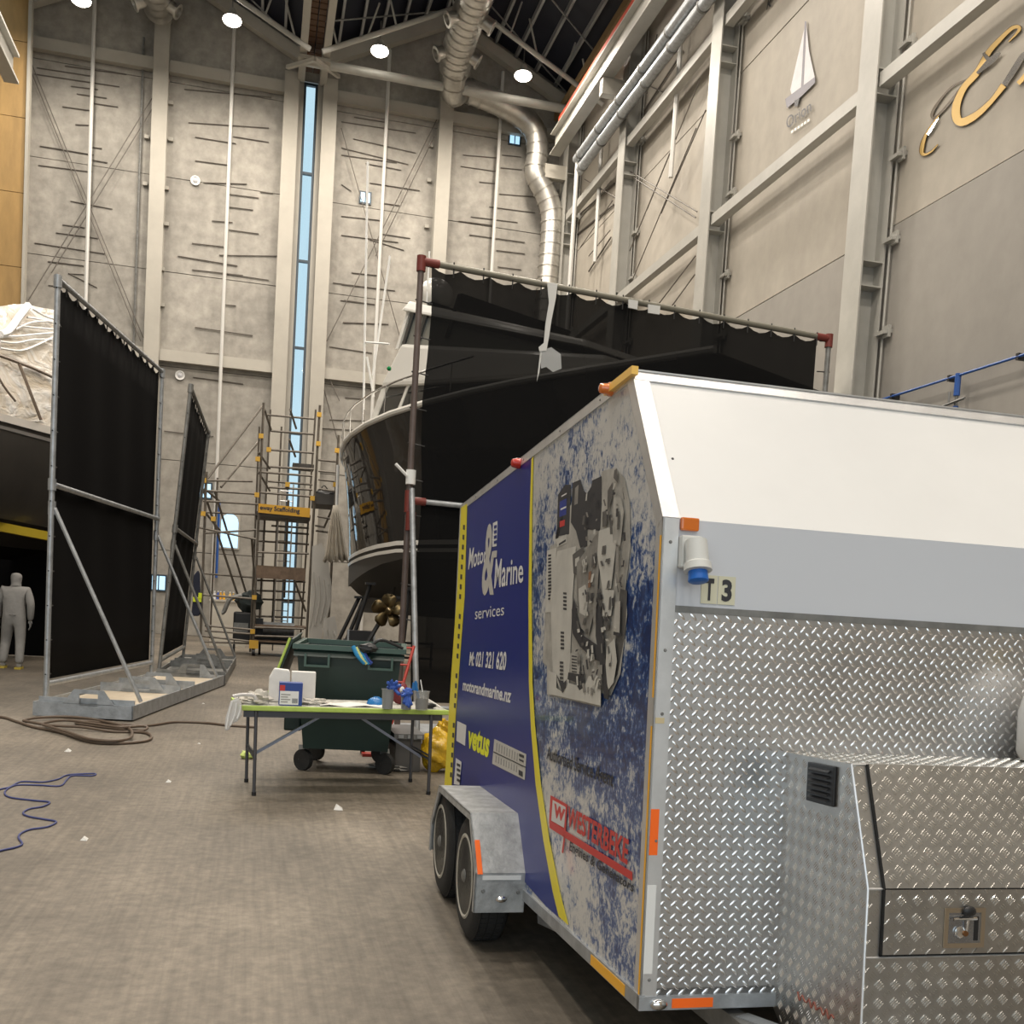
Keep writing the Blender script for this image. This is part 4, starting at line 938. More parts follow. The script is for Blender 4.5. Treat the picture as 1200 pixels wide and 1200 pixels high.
# third screen on the right
P3 = at(494, 303, Y=12.4); o3 = Vector((P3.x, P3.y, 0)); d3 = Vector((2.669, .363, 0)).normalized(); n3 = Vector((d3.y, -d3.x, 0)); H3 = P3.z; L3 = 5.94
t3 = empty('mesh_screen', o3, 'wide see-through black mesh screen with red couplings behind the trailer', 'screen', 'black mesh screens in steel frames')
redc = mat('red_coupling', (.17, .03, .022), .5); brown = mat('rusty_post', (.13, .10, .09), .5, .3, .2, 5)
def P_3(s, z, off=0): return o3 + d3 * s + n3 * off + Vector((0, 0, z))
MB().tube([P_3(0, .05), P_3(0, H3)], .038, 10).build('post', brown, t3); MB().tube([P_3(L3, .05), P_3(L3, H3)], .038, 10).build('post', galv_d, t3)
MB().tube([P_3(0, H3 - .03), P_3(L3, H3 - .03)], .038, 10).build('top_rail', mat('olive_steel', (.22, .21, .17), .45, .4), t3)
MB().tube([P_3(0, 2.86, .02), P_3(L3, 2.86, .02)], .034, 10).build('middle_rail', galv, t3)
MB().tube([P_3(0, .35), P_3(L3, .35)], .034, 10).build('bottom_rail', galv, t3)
for s in (0, L3): MB().tube([P_3(s, H3 - .15), P_3(s, H3 + .03)], .055, 10).tube([P_3(s, H3 - .03), P_3(s + (.22 if s == 0 else -.22), H3 - .03)], .05, 10).build('red_coupling', redc, t3)
MB().tube([P_3(0, 2.72), P_3(0, 2.98)], .052, 10).tube([P_3(0, 2.86, .02), P_3(.2, 2.86, .02)], .048, 10).build('red_coupling', redc, t3)
MB().tube([P_3(.02, 2.5, .05), P_3(.02, 2.72, .05)], .06, 10).build('red_coupling', redc, t3)
MB().tube([P_3(0, 3.05, .03), P_3(0, 3.22, .03)], .06, 10).tube([P_3(0, 3.1, .05), P_3(-.2, 3.27, .05)], .02, 6).build('white_tape', white_t, t3)
mb = MB(); ns = 30; nz = 10; vs = []
for i in range(ns * 2 + 1):
    s = .13 + (L3 - .33) * i / (ns * 2)
    for k in range(nz + 1):
        f = k / nz; z = .42 + (H3 - .51) * f + (0 if k < nz else (-.03 if i % 4 == 2 else (-.012 if i % 2 else .035)))
        edge = (.03 * math.cos(f * 14) if i == 0 else 0)
        vs.append(P_3(s + edge, z, -.02 + .03 * math.sin(s * 3.1 + f * 2.6) * f * (1.2 - f) * 2))
mb.add(vs, [(i * (nz + 1) + k, (i + 1) * (nz + 1) + k, (i + 1) * (nz + 1) + k + 1, i * (nz + 1) + k + 1) for i in range(ns * 2) for k in range(nz)]); mb.sm = True
mb.build('mesh_cloth', mesh_m, t3, fixn=False)
for k in range(13):
    z = .6 + k * .42
    for s, g in ((0, 1), (L3, -1)): MB().tube([P_3(s - .05 * g, z), P_3(s + .16 * g, z - .02)], .009, 5).build('cable_tie', tie_m, t3)
for k in range(15): MB().tube([P_3(.4 + k * .38, H3 + .02, .02), P_3(.4 + k * .38, H3 - .16, .02)], .009, 5).build('cable_tie', tie_m, t3)
ft = at(489, 872, Z=.02)
MB().tube([P_3(.02, 3.0, .03), Vector((ft.x, ft.y, .03))], .035, 10).build('strut', galv, t3)
MB().tube([P_3(L3, 2.8, .03), P_3(L3, .05, 1.1)], .03, 10).build('strut', galv, t3)
MB().box((o3.x - .15, o3.y - .6, .0), (o3.x + L3 + .2, o3.y + .75, .08)).build('base_tray', galv, t3)
# white rags and tape on the screen rail
t = empty('hanging_rag', at(645, 340, Y=12.6), 'long white torn plastic rag hanging from the wide screen', 'rag')
rag = mat('white_plastic_film', (.62, .62, .60), .35); film = mat('clear_film', (.7, .72, .72), .2, alpha=.35)
def s3(x, y, off=.06):
    # point on the third screen's plane
    dr = ray(x, y); tt = (o3 + n3 * off - CAMP).dot(n3) / dr.dot(n3); return CAMP + dr * tt
def ribbon(pts, name, m, par, th=.01, off=.06): return MB().prism([s3(x, y, off) for x, y in pts], -n3 * th if False else n3 * th).build(name, m, par)
ribbon([(641, 331), (653, 333), (651, 350), (646, 375), (643, 395), (640, 411), (632, 412), (631, 407), (637, 402), (639, 380), (643, 355)], 'rag_strip', rag, t)
ribbon([(633, 412), (636, 410), (646, 407), (657, 415), (658, 432), (648, 436), (640, 430), (634, 432)], 'film_scrap', film, t, .004)
ribbon([(633, 412), (635, 412), (632, 436), (629, 447)], 'film_scrap', rag, t, .004)
for i, (x0, x1, y0) in enumerate(((736, 747, 351), (759, 773, 357))):
    t = empty('tape_flag', s3(x0, y0), 'white tape wrap on the screen top rail, ' + ('nearer the long hanging rag' if i == 0 else 'nearer the right wall columns'), 'tape')
    ribbon([(x0, y0), (x1, y0 + 2), (x1 - 1, y0 + 12), (x0, y0 + 10)], 'tape_fold', rag, t, .02)

# ================================================================== SCAFFOLD
sc_y = mat('yellow_clamp', (.62, .36, .04), .5)
st = empty('scaffold_tower', (.6, 28.7, 0), 'grey tube scaffold tower with a yellow sign in front of the far wall', 'scaffold')
YA, YC = 28.5, 30.1
def stb(x0, y0, x1, y1, Y0=YA, Y1=None, r=.032, name='ledger', m=None):
    a_ = at(x0, y0, Y=Y0); b_ = at(x1, y1, Y=Y1 or Y0); a_.z = max(a_.z, .04); b_.z = max(b_.z, .04)
    return MB().tube([a_, b_], r, 6).build(name, m or tube_m, st)
for q in ((309, 472, 296, 764, YA), (375, 475, 358, 768, YA), (317, 480, 303, 745, YC), (330, 500, 318, 750, YC), (370, 480, 352, 748, YC), (304, 500, 293, 764, YA + .3), (397, 510, 384, 745, YA), (242, 553, 235, 748, YA), (255, 560, 246, 748, YC)):
    stb(q[0], q[1], q[2], q[3], q[4], name='standard', r=.038 if q[4] == YA else .03)
for q in ((312, 486, 368, 491), (318, 505, 368, 509), (316, 527, 368, 531), (303, 553, 366, 558), (303, 577, 364, 582), (316, 547, 368, 550), (314, 564, 366, 568), (314, 571, 366, 574), (318, 616, 362, 619), (303, 622, 362, 626), (303, 634, 362, 638), (300, 647, 362, 649), (300, 680, 358, 682), (300, 692, 358, 694),
          (300, 702, 358, 704), (300, 722, 358, 724), (296, 735, 356, 737), (296, 745, 356, 747),
          (240, 575, 303, 579), (238, 587, 303, 591), (236, 600, 302, 603), (236, 563, 296, 564), (228, 617, 300, 632), (238, 625, 300, 621), (238, 672, 300, 677), (238, 697, 300, 702), (240, 733, 296, 738), (240, 739, 296, 743), (236, 745, 296, 752), (236, 752, 296, 754),
          (373, 539, 394, 541), (373, 552, 394, 554), (373, 562, 392, 564), (374, 573, 392, 576), (372, 605, 387, 608), (370, 622, 386, 624)):
    stb(*q, YA if q[1] % 2 else YC)
for q in ((240, 565, 309, 474), (259, 571, 305, 515), (238, 573, 295, 748), (252, 577, 290, 700), (295, 630, 299, 690), (310, 480, 318, 505), (303, 530, 316, 549), (303, 553, 316, 575), (240, 573, 258, 588), (240, 600, 258, 622), (340, 480, 347, 502), (339, 515, 346, 535), (345, 680, 358, 716), (392, 590, 380, 618), (380, 618, 370, 616), (338, 586, 333, 700)):
    stb(*q, YA, YC, name='brace')
for (x, y) in ((306, 511), (315, 527), (301, 580), (366, 584), (395, 528), (393, 568), (239, 563), (238, 602), (250, 608), (337, 568), (302, 538), (298, 700), (296, 740), (374, 486), (373, 520)):
    p = at(x, y, Y=YA - .05); MB().box(p - Vector((.06, .05, .06)), p + Vector((.06, .05, .06))).build('coupler', sc_y, st)
# decks
def deck(x0, x1, ypx, z_th=.06, Y0=YA, Y1=YC, m=None, n=3, name='deck_board'):
    a_ = at(x0, ypx, Y=Y0); b_ = at(x1, ypx, Y=Y0)
    for k in range(n):
        y0 = Y0 + (Y1 - Y0) * k / n
        MB().box((a_.x, y0 + .01, a_.z), (b_.x, y0 + (Y1 - Y0) / n - .01, a_.z + z_th)).build(name, m or mat('worn_timber', (.16, .11, .075), .8, 0, .3, 6), st)
deck(300, 364, 604, .12, m=mat('dark_deck', (.06, .055, .05), .7)); deck(300, 358, 676, .05); deck(368, 392, 590, .28, m=MATS['dark_deck']); deck(343, 368, 548, .14, YC, YC + .6, MATS['dark_deck'], 1)
deck(296, 360, 734, .05); deck(296, 356, 752, .05)
MB().box(at(300, 677, Y=YA - .04), at(358, 666, Y=YA)).build('toe_board', MATS['worn_timber'], st)
# sign
A = at(302.5, 600.5, Y=YA - .08); B_ = at(363, 606.5, Y=YA - .08); C_ = at(363.5, 595.5, Y=YA - .08); D_ = at(303, 590, Y=YA - .08)
MB().prism([A, B_, C_, D_], (0, .03, 0)).build('sign_board', mat('sign_yellow', (.62, .33, .02), .5), st)
iv = Vector((0, -.012, 0))
text('eway Scaffolding', 'lettering', dgrey_t, st, A.lerp(B_, .03).lerp(D_.lerp(C_, .03), .2) + iv, A.lerp(B_, .80).lerp(D_.lerp(C_, .80), .2) + iv, A.lerp(B_, .80).lerp(D_.lerp(C_, .80), .85) + iv, A.lerp(B_, .03).lerp(D_.lerp(C_, .03), .85) + iv, .03)
# castors
for x in (297, 357):
    p = at(x, 764, Y=YA); MB().lathe((p.x - .04, YA, .1), (1, 0, 0), [(0, .1), (.08, .1)], 16).build('castor', black, st)
    MB().box((p.x - .12, YA - .1, .2), (p.x + .12, YA + .1, .42)).build('castor_frame', sc_y, st)
# ladder inside
for k in range(16):
    z = .4 + k * .28; a_ = at(322, 700, Y=YC - .3).x; MB().tube([(a_, YC - .3, z), (a_ + .38, YC - .3, z)], .014, 5).build('ladder_rung', alu, st)
for dx in (0, .38): MB().tube([(a_ + dx, YC - .3, .1), (a_ + dx, YC - .3, 4.8)], .022, 6).build('ladder_rail', alu, st)
# things on the scaffold
def lump(c, r, sc, seed=1, n=16, m_=10, amp=.18):
    mb = MB(); mb.sphere((0, 0, 0), 1, n, m_); rr = random.Random(seed); ph = [rr.uniform(0, 6) for _ in range(6)]
    mb.v = [Vector(c) + Vector((v.x * sc[0], v.y * sc[1], v.z * sc[2])) * r * (1 + amp * (math.sin(v.x * 5 + ph[0]) * math.sin(v.y * 6 + ph[1]) + .6 * math.sin(v.z * 9 + ph[2] + v.x * 4) + .4 * math.sin(v.y * 13 + ph[3]))) for v in mb.v]
    return mb
p = at(379, 586, Y=YA + .5); t = empty('black_tool_bag', p, 'black tool bag lying on the right cantilever platform of the scaffold', 'bag')
lump(p + Vector((.05, 0, .16)), .22, (1.3, .7, .6), 3).build('bag_body', black, t); MB().tube(seg_path([p + Vector((-.1, 0, .25)), p + Vector((0, 0, .4)), p + Vector((.12, 0, .27))], 4), .015, 6).build('bag_handle', black, t)
# jacket hanging on the scaffold
p = at(230, 668, Y=YA - .2); t = empty('jacket', p, 'dark navy work jacket with yellow bands hanging on the scaffold frame', 'jacket')
jk = mat('navy_fabric', (.012, .016, .035), .8); hv = mat('hi_vis_yellow', (.65, .75, .03), .6)
def jp(x, y): return at(x, y, Y=YA - .2)
MB().prism([jp(232, 668), (jp(234, 672)), jp(235, 700), jp(237, 715), jp(233, 722), jp(224, 722), jp(226, 700), jp(226, 675)], (0, .18, 0)).build('jacket_body', jk, t, bevel=.04)
MB().box(jp(226, 705) - Vector((0, .03, 0)), jp(236, 700) + Vector((0, .2, 0))).build('reflective_band', hv, t)
MB().box(jp(232.5, 701) - Vector((0, .04, 0)), jp(236.5, 695) + Vector((0, .2, 0))).build('reflective_band', hv, t)
# plastic sheeting hanging right of the tower
film2 = mat('grey_plastic_sheet', (.50, .48, .44), .35, alpha=.62)
for (lab, pts) in (('long translucent plastic sheet hanging right of the scaffold', [(366, 640), (377, 636), (384, 655), (389, 690), (386, 715), (378, 735), (374, 773), (361, 773), (364, 700)]),
                   ('short pale plastic sheet bunched below the yacht bow', [(379, 725), (392, 722), (396, 738), (393, 776), (379, 776)])):
    YS = 27.8 if 'long' in lab else 26.9
    t = empty('plastic_sheet', at(375, 700, Y=YS), lab, 'sheet')
    mb = MB(); 
    P_l = [at(x, y, Y=YS) for x, y in pts]; cx = sum(p.x for p in P_l) / len(P_l); cz = sum(p.z for p in P_l) / len(P_l)
    mb.prism(P_l, (0, .05, 0)); mb.build('sheet_fold', film2, t)
    q_ = 1 if YS > 27 else .35
    for k in range(4):
        x = cx - .22 + k * .14; MB().tube(seg_path([(x, YS - .05, cz + .7 * q_ - .1 * k * q_), (x + .06, YS - .08, cz), (x - .03, YS - .05, cz - .8 * q_ + .1 * k * q_)], 4), .03, 6).build('sheet_fold', film2, t)
# clutter behind the scaffold: white bench, black machine, bottles
t = empty('white_bench', at(265, 735, Z=.0), 'long low white bench against the far wall behind the scaffold', 'bench')
a_ = at(246, 735, Y=33); b_ = at(288, 735, Y=33)
MB().box((a_.x, 33, .0), (b_.x, 33.6, 1.38)).build('bench_body', mat('off_white', (.62, .58, .50), .5), t); MB().box((a_.x - .05, 32.95, 1.38), (b_.x + .05, 33.65, 1.44)).build('bench_top', MATS['off_white'], t)
for k, (x, c) in enumerate(((251, (.7, .7, .7)), (255, (.05, .1, .4)), (258, (.7, .35, .03)), (262, (.75, .4, .03)), (269, (.7, .5, .2)), (273, (.55, .35, .1)))):
    p = at(x, 709, Y=33.2); lab = ['small white bottle at the left end of the white bench', 'blue bottle beside the small white bottle on the bench', 'orange bottle, left of the orange pair on the white bench', 'orange bottle, right of the orange pair on the white bench', 'pale tan jar on the white bench right of the orange bottles', 'brown jar at the right end of the white bench'][k]
    bt = empty('bottle', (p.x, 33.2, 1.44), lab, 'bottle', 'bottles and jars on the white bench')
    MB().lathe((p.x, 33.2, 1.44), (0, 0, 1), [(0, .04), (.16, .04), (.2, .02), (.23, .02)], 12).build('bottle_body', mat('bottle_%s' % 'abcdef'[k], c, .4), bt)
    MB().lathe((p.x, 33.2, 1.67), (0, 0, 1), [(0, .024), (.03, .022)], 10).build('bottle_cap', white_t, bt)
p = at(286, 745, Y=29.6); p.z = 0; t = empty('black_machine', p, 'black wheeled machine with a draped hose left of the scaffold castor', 'machine')
MB().box((p.x - .3, 29.3, .35), (p.x + .3, 29.9, 1.15)).build('machine_body', black, t, bevel=.05); MB().box((p.x - .28, 29.28, .6), (p.x + .1, 29.31, .85)).build('machine_panel', galv_d, t)
lump((p.x + .1, 29.5, 1.45), .34, (1, .8, .8), 5).build('machine_cover', mat('dark_green_cover', (.02, .03, .03), .7), t)
MB().tube(seg_path([(p.x - .1, 29.3, 1.6), (p.x - .4, 29.25, 1.5), (p.x - .55, 29.25, 1.15), (p.x - .62, 29.25, 1.1)], 4), .06, 8).build('machine_hose', galv_d, t)
for s_ in (-1, 1): MB().lathe((p.x + s_ * .26 - .03, 29.6, .12), (1, 0, 0), [(0, .12), (.06, .12)], 14).build('machine_wheel', rubber, t); MB().tube([(p.x + s_ * .26, 29.6, .12), (p.x + s_ * .26, 29.6, .4)], .02, 6).build('machine_leg', galv_d, t)
p = at(330, 730, Y=29.4); t = empty('low_trolley', (p.x, 29.4, 0), 'dark low trolley inside the scaffold base carrying a grey cylinder', 'trolley')
MB().box((p.x - .7, 29.1, .3), (p.x + .7, 29.9, .5)).build('trolley_deck', black, t); MB().tube([(p.x - .5, 29.4, .72), (p.x + .35, 29.4, .72)], .2, 14).build('trolley_cylinder', galv, t); MB().box((p.x - .7, 29.2, .5), (p.x - .5, 29.7, 1.0)).build('trolley_crate', black, t)
for s_ in (-.6, .6): MB().lathe((p.x + s_, 29.3, .15), (1, 0, 0), [(0, .15), (.06, .15)], 14).build('trolley_wheel', rubber, t)
# low pipe barrier under the yacht
t = empty('pipe_barrier', at(450, 745, Z=0), 'low dark double-pipe barrier on the floor behind the green bin', 'barrier')
for z in (1.0, .62):
    MB().tube([(2.1, 26, z - .35 + .0), (4.4, 26, z - .35)], .03, 8).build('barrier_pipe', black, t)
for x in (2.2, 3.3, 4.35): MB().tube([(x, 26, 0), (x, 26, .7)], .03, 8).build('barrier_post', black, t)
t = empty('dark_crate', at(422, 748, Z=0), 'small dark metal crate with pale edges under the yacht bow', 'crate')
p = at(422, 750, Y=24); MB().box((p.x - .28, 23.8, 0), (p.x + .32, 24.4, .95)).build('crate_body', black, t)
for s_ in (-.3, .3): MB().box((p.x + s_ - .02, 23.76, 0), (p.x + s_ + .02, 23.8, .97)).build('crate_edge', galv, t)

# ================================================================== YACHT (bow points away to the left)
hullm = mat('gloss_black_hull', (.004, .004, .005), .05, 0, bump=.35, bscale=.9, spec=.42); grp = mat('white_gelcoat', (.70, .68, .63), .25, 0, coat=.4)
btm = mat('grey_antifoul', (.085, .082, .078), .55); gl_d = mat('dark_boat_glass', (.02, .02, .018), .06, 0, coat=1)
yt = empty('yacht', (5, 21, 0), 'glossy black hulled yacht with white cabin, standing ashore behind the wide screen', 'yacht')
BOW = Vector((2.42, 28.2, 0)); HD = Vector((-.50, .866, 0)).normalized(); PT = Vector((-HD.y, HD.x, 0))   # port side
LB = 13.0
def yb(t, side, z):  # t 0 bow .. 1 stern, side m to port
    return BOW - HD * (t * LB) + PT * side + Vector((0, 0, z))
def ybeam(t): return 2.35 * min(1, (1 - (1 - min(1, t / .42)) ** 2.3)) * (1 - .10 * max(0, t - .5) * 2)
def ysheer(t): return 5.30 + .75 * math.sin(PI * min(1, t * 1.3) * .5) * 1.0 - .0 * t
def yknuck(t): return 2.80 + .22 * min(1, t * 3)
def ykeel(t): return 1.72 + (.35 * max(0, 1 - t / .06) ** 1.5) + .05 * t
ts = [0, .01, .03, .06, .1, .15, .2, .27, .35, .45, .55, .65, .8, 1]
def hullsurf(rows, name, m, both=(1, -1), cap=False):
    """rows(t) -> list of (side, z) from top to bottom"""
    mb = MB()
    for s_ in both:
        vs = []; nr = len(rows(.5))
        for t_ in ts:
            for (sd, z, fwd) in rows(t_): vs.append(yb(t_, sd * s_, z) + HD * fwd)
        k = len(mb.v); mb.v += vs
        for i in range(len(ts) - 1):
            for j in range(nr - 1):
                a_ = k + i * nr + j; mb.f.append([a_, a_ + 1, a_ + nr + 1, a_ + nr])
    mb.sm = True; return mb.build(name, m, yt)
def rake(z): return (z - 1.6) / 3.7 * .55
def sec(t_):
    B = ybeam(t_); zs = ysheer(t_); zk = yknuck(t_); r_ = []
    for j in range(9):
        f = j / 8; z = zs + (zk - zs) * f; fl = 1 - (.10 + .30 * (1 - min(1, t_ / .4))) * f ** .7
        r_.append((B * fl, z, rake(z) * max(0, 1 - t_ * 3)))
    return r_
hullsurf(sec, 'topsides', hullm)
def stripe(t_):
    s_, z, fw = sec(t_)[-1]; return [(s_ + .01, z + .02, fw), (s_ + .015, z - .06, fw), (s_ + .015, z - .08, fw)]
hullsurf(stripe, 'white_boot_stripe', grp)
def stripe2(t_):
    s_, z, fw = sec(t_)[-1]; return [(s_ + .012, z - .16, fw), (s_ + .012, z - .24, fw)]
hullsurf(stripe2, 'white_boot_stripe', grp)
def low(t_):
    s_, z, fw = sec(t_)[-1]; zc = z - .38 - .40 * max(0, 1 - t_ * 3.2); zk = ykeel(t_)
    cs = s_ * .97
    return [(s_, z, fw), (cs, z - .15, fw * .9), (s_ * .93, zc, fw * .8)]
hullsurf(low, 'bottom_band', btm)
def low2(t_):
    s_, z, fw = sec(t_)[-1]; zc = z - .38 - .40 * max(0, 1 - t_ * 3.2); zk = ykeel(t_)
    return [(s_ * .93, zc, fw * .8), (s_ * .45, (zc + zk) / 2 + .03, fw * .5), (.03, zk, fw * .2)]
hullsurf(low2, 'bottom', mat('hull_bottom_black', (.012, .012, .012), .6))  # hull below the chine is blacker than the band above it
MB().prism([yb(.05, -.05, 1.75), yb(.05, -.05, 1.35), yb(.9, -.05, 1.35), yb(.9, -.05, 1.8)], PT * .1).build('keel', btm, yt)
MB().prism([yb(1, -2.2, 1.7), yb(1, 2.2, 1.7), yb(1, 2.2, 5.6), yb(1, -2.2, 5.6)], HD * .1).build('transom', hullm, yt)
# white gunwale and deck
for s_ in (1, -1):
    MB().tube([yb(t_, s_ * (ybeam(t_) + .02), ysheer(t_) + .03) + HD * rake(5.2) * max(0, 1 - t_ * 3) for t_ in ts], .07, 8).build('gunwale', grp, yt)
mb = MB(); vs = []
for t_ in ts: vs += [yb(t_, ybeam(t_), ysheer(t_)) + HD * rake(5.2) * max(0, 1 - t_ * 3), yb(t_, -ybeam(t_), ysheer(t_)) + HD * rake(5.2) * max(0, 1 - t_ * 3)]
mb.add(vs, [(2 * i, 2 * i + 1, 2 * i + 3, 2 * i + 2) for i in range(len(ts) - 1)]); mb.build('deck', grp, yt)
# guard rail
rl = mat('polished_stainless', (.7, .7, .7), .15, 1)
for s_ in (1, -1):
    MB().tube([yb(t_, s_ * ybeam(t_) * .97, ysheer(t_) + .75) + HD * (rake(6) * max(0, 1 - t_ * 3) + .1 * (t_ < .02)) for t_ in ts[:11]], .022, 6).build('guard_rail', rl, yt)
    for t_ in (.02, .06, .11, .17, .24, .32, .41, .5): MB().tube([yb(t_, s_ * ybeam(t_) * .98, ysheer(t_)) + HD * rake(5.4) * max(0, 1 - t_ * 3), yb(t_, s_ * ybeam(t_) * .97, ysheer(t_) + .75) + HD * rake(6) * max(0, 1 - t_ * 3)], .016, 6).build('stanchion', rl, yt)
# superstructure: lower dark-glazed cabin, white coaming, upper glazed bridge, hard top
def block(t0, t1, t0u, t1u, w, wu, z0, z1, name, m, bev=.08, z1a=None, z0a=None):
    z1a = z1 if z1a is None else z1a; z0a = z0 if z0a is None else z0a
    vs = [yb(t0, w, z0), yb(t0, -w, z0), yb(t1, -w, z0a), yb(t1, w, z0a), yb(t0u, wu, z1), yb(t0u, -wu, z1), yb(t1u, -wu, z1a), yb(t1u, wu, z1a)]
    return MB().add(vs, [(0, 3, 2, 1), (4, 5, 6, 7), (0, 1, 5, 4), (1, 2, 6, 5), (2, 3, 7, 6), (3, 0, 4, 7)]).build(name, m, yt, bevel=bev)
ZD = 5.55
block(.235, .80, .280, .80, 1.9, 1.85, ZD - .1, ZD + 1.06, 'saloon_windows', gl_d, z1a=ZD + .55)
block(.228, .246, .272, .290, 1.93, 1.88, ZD - .1, ZD + 1.06, 'windscreen_frame', grp, .02)
block(.300, .308, .345, .352, 1.93, 1.88, ZD - .1, ZD + 1.04, 'window_pillar', grp, .02)
block(.276, .80, .327, .80, 1.98, 1.93, ZD + 1.04, ZD + 1.93, 'bridge_coaming', grp, z1a=ZD + .85, z0a=ZD + .5)
block(.302, .74, .322, .72, 1.75, 1.68, ZD + 1.9, ZD + 2.75, 'bridge_windows', mat('smoked_glass', (.16, .16, .14), .1, coat=.6), z1a=ZD + 1.1, z0a=ZD + .8)
for t_ in (.296, .312, .352, .43): block(t_, t_ + .008, t_ + .022, t_ + .032, 1.79, 1.72, ZD + 1.88, ZD + 2.78, 'bridge_pillar', gl_d if t_ != .296 else grp, .01, z1a=ZD + 2.78)
block(.312, .76, .325, .75, 1.85, 1.75, ZD + 2.72, ZD + 2.92, 'hard_top', grp, .06, z1a=ZD + 1.25, z0a=ZD + 1.08)
MB().sphere(yb(.36, 1.35, ZD + 3.05), .40, 16, 10, (1, 1, .95)).build('radar_dome', grp, yt); MB().tube([yb(.37, 1.7, ZD + 2.8), yb(.37, 1.7, ZD + 3.9)], .02, 6).build('antenna', white_t, yt)
MB().sphere(at(456, 432, Y=at(456, 432, Y=22).y), .05, 8, 6).build('navigation_light', mat('green_lens', (.0, .2, .05), .2), yt)
# tall white outrigger poles on the left
for (x0, y0, x1, y1, Y_) in ((431, 190, 426, 480, 25), (457, 300, 437, 440, 25), (430, 418, 438, 465, 25)):
    MB().tube([at(x0, y0, Y=Y_), at(x1, y1, Y=Y_)], .03, 6).build('outrigger_pole', white_t, yt)
MB().tube([at(428, 401, Y=25), at(456, 403, Y=24.0)], .025, 6).build('outrigger_pole', white_t, yt)
# propeller and shaft
pc = at(455, 716, Y=22.3)
prb = mat('bronze', (.16, .12, .06), .35, .8)
MB().lathe(pc, (.15, -1, 0), [(-.25, .05), (-.15, .09), (.12, .08), (.2, .02)], 14).build('propeller_hub', prb, yt)
for k in range(5):
    a_ = 2 * PI * k / 5 + .3; ux = Vector((math.cos(a_), 0, math.sin(a_))); uy = Vector((-math.sin(a_), 0, math.cos(a_)))
    mb = MB(); pts = []
    for f, w_ in ((.15, .05), (.45, .12), (.75, .15), (.95, .10), (1.0, .02)):
        pts.append((f, w_))
    vs = []
    for f, w_ in pts: vs += [pc + ux * f * .37 - uy * w_ + Vector((0, -.06, 0)), pc + ux * f * .37 + uy * w_ + Vector((0, .08, 0))]
    mb.add(vs, [(2 * i, 2 * i + 1, 2 * i + 3, 2 * i + 2) for i in range(4)]); mb.sm = True
    ob = mb.build('propeller_blade', prb, yt); ob.modifiers.new('t', 'SOLIDIFY').thickness = .02
MB().tube([pc, pc + Vector((.5, 3.0, .55))], .035, 8).build('propeller_shaft', rl, yt)
# cradle stands
for i, q in enumerate(((421, 700, 395, 745, 26.5), (427, 700, 404, 748, 26.2), (434, 684, 411, 750, 25), (462, 700, 424, 758, 22.5), (479, 690, 470, 770, 20))):
    lab = ['leftmost thin black boat stand under the yacht bow', 'black boat stand just right of the leftmost one under the bow', 'middle black boat stand leaning under the yacht bottom', 'long black boat stand crossing in front of the propeller', 'black boat stand beside the steel screen strut'][i]
    a_ = at(q[0], q[1], Y=q[4]); b_ = at(q[2], q[3], Y=q[4] - .1); b_.z = max(.03, min(b_.z, .5))
    d_ = (a_ - b_).normalized(); b_ = b_ - d_ * (b_.z / d_.z) if b_.z > .04 else b_
    t = empty('boat_stand', b_, lab, 'stand', 'black boat stands under the yacht')
    MB().tube([b_ + Vector((0, 0, .02)), a_], .05, 8).build('stand_leg', black, t); MB().box(a_ - Vector((.12, .12, .03)), a_ + Vector((.12, .12, .03))).build('stand_pad', black, t)
    MB().box(b_ - Vector((.15, .15, 0)), b_ + Vector((.15, .15, .03))).build('stand_foot', black, t)
# white cloth draped from the bow
t = empty('bow_drape', at(392, 630, Y=27.4), 'cream cloth draped from a pole at the yacht bow', 'cloth')
dr_m = mat('cream_cloth', (.55, .50, .42), .8, 0, .12, 6)
mb = MB(); vs = []; n = 14
for k in range(7):
    f = k / 6; y = 592 + 66 * f; xl = 391 - 10 * f ** .8 - (2 if k == 6 else 0); xr = 396 + 12 * f
    for i in range(n + 1):
        g_ = i / n; p = at(xl + (xr - xl) * g_, y + 2 * math.sin(i * 1.9) * f, Y=27.3 + .12 * math.sin(i * 2.2) * f); vs.append(p)
mb.add(vs, [(k * (n + 1) + i, k * (n + 1) + i + 1, (k + 1) * (n + 1) + i + 1, (k + 1) * (n + 1) + i) for k in range(6) for i in range(n)]); mb.sm = True
ob = mb.build('cloth_fold', dr_m, t); ob.modifiers.new('t', 'SOLIDIFY').thickness = .02
MB().tube([at(396, 545, Y=27.4), at(394, 610, Y=27.4)], .04, 8).build('drape_pole', white_t, t)

# ================================================================== WRAPPED BOAT ON THE LEFT
wb_ = empty('wrapped_boat', (-6.5, 20, 0), 'dark hulled boat under crinkled white shrink-wrap at the left edge', 'boat')
wrapm = bpy.data.materials.new('shrink_wrap'); wrapm.use_nodes = True; nt = wrapm.node_tree; N = nt.nodes; L = nt.links; b = N['Principled BSDF']
b.inputs['Roughness'].default_value = .28; b.inputs['Coat Weight'].default_value = .3
tc = N.new('ShaderNodeTexCoord'); mp = N.new('ShaderNodeMapping'); mp.inputs['Scale'].default_value = (.5, 1, 1.6); L.new(tc.outputs['Object'], mp.inputs[0])
n_ = N.new('ShaderNodeTexNoise'); n_.inputs['Scale'].default_value = 1.7; n_.inputs['Detail'].default_value = 6; n_.inputs['Distortion'].default_value = 1.6; L.new(mp.outputs[0], n_.inputs[0])
r_ = N.new('ShaderNodeValToRGB'); r_.color_ramp.elements[0].position = .3; r_.color_ramp.elements[1].position = .7
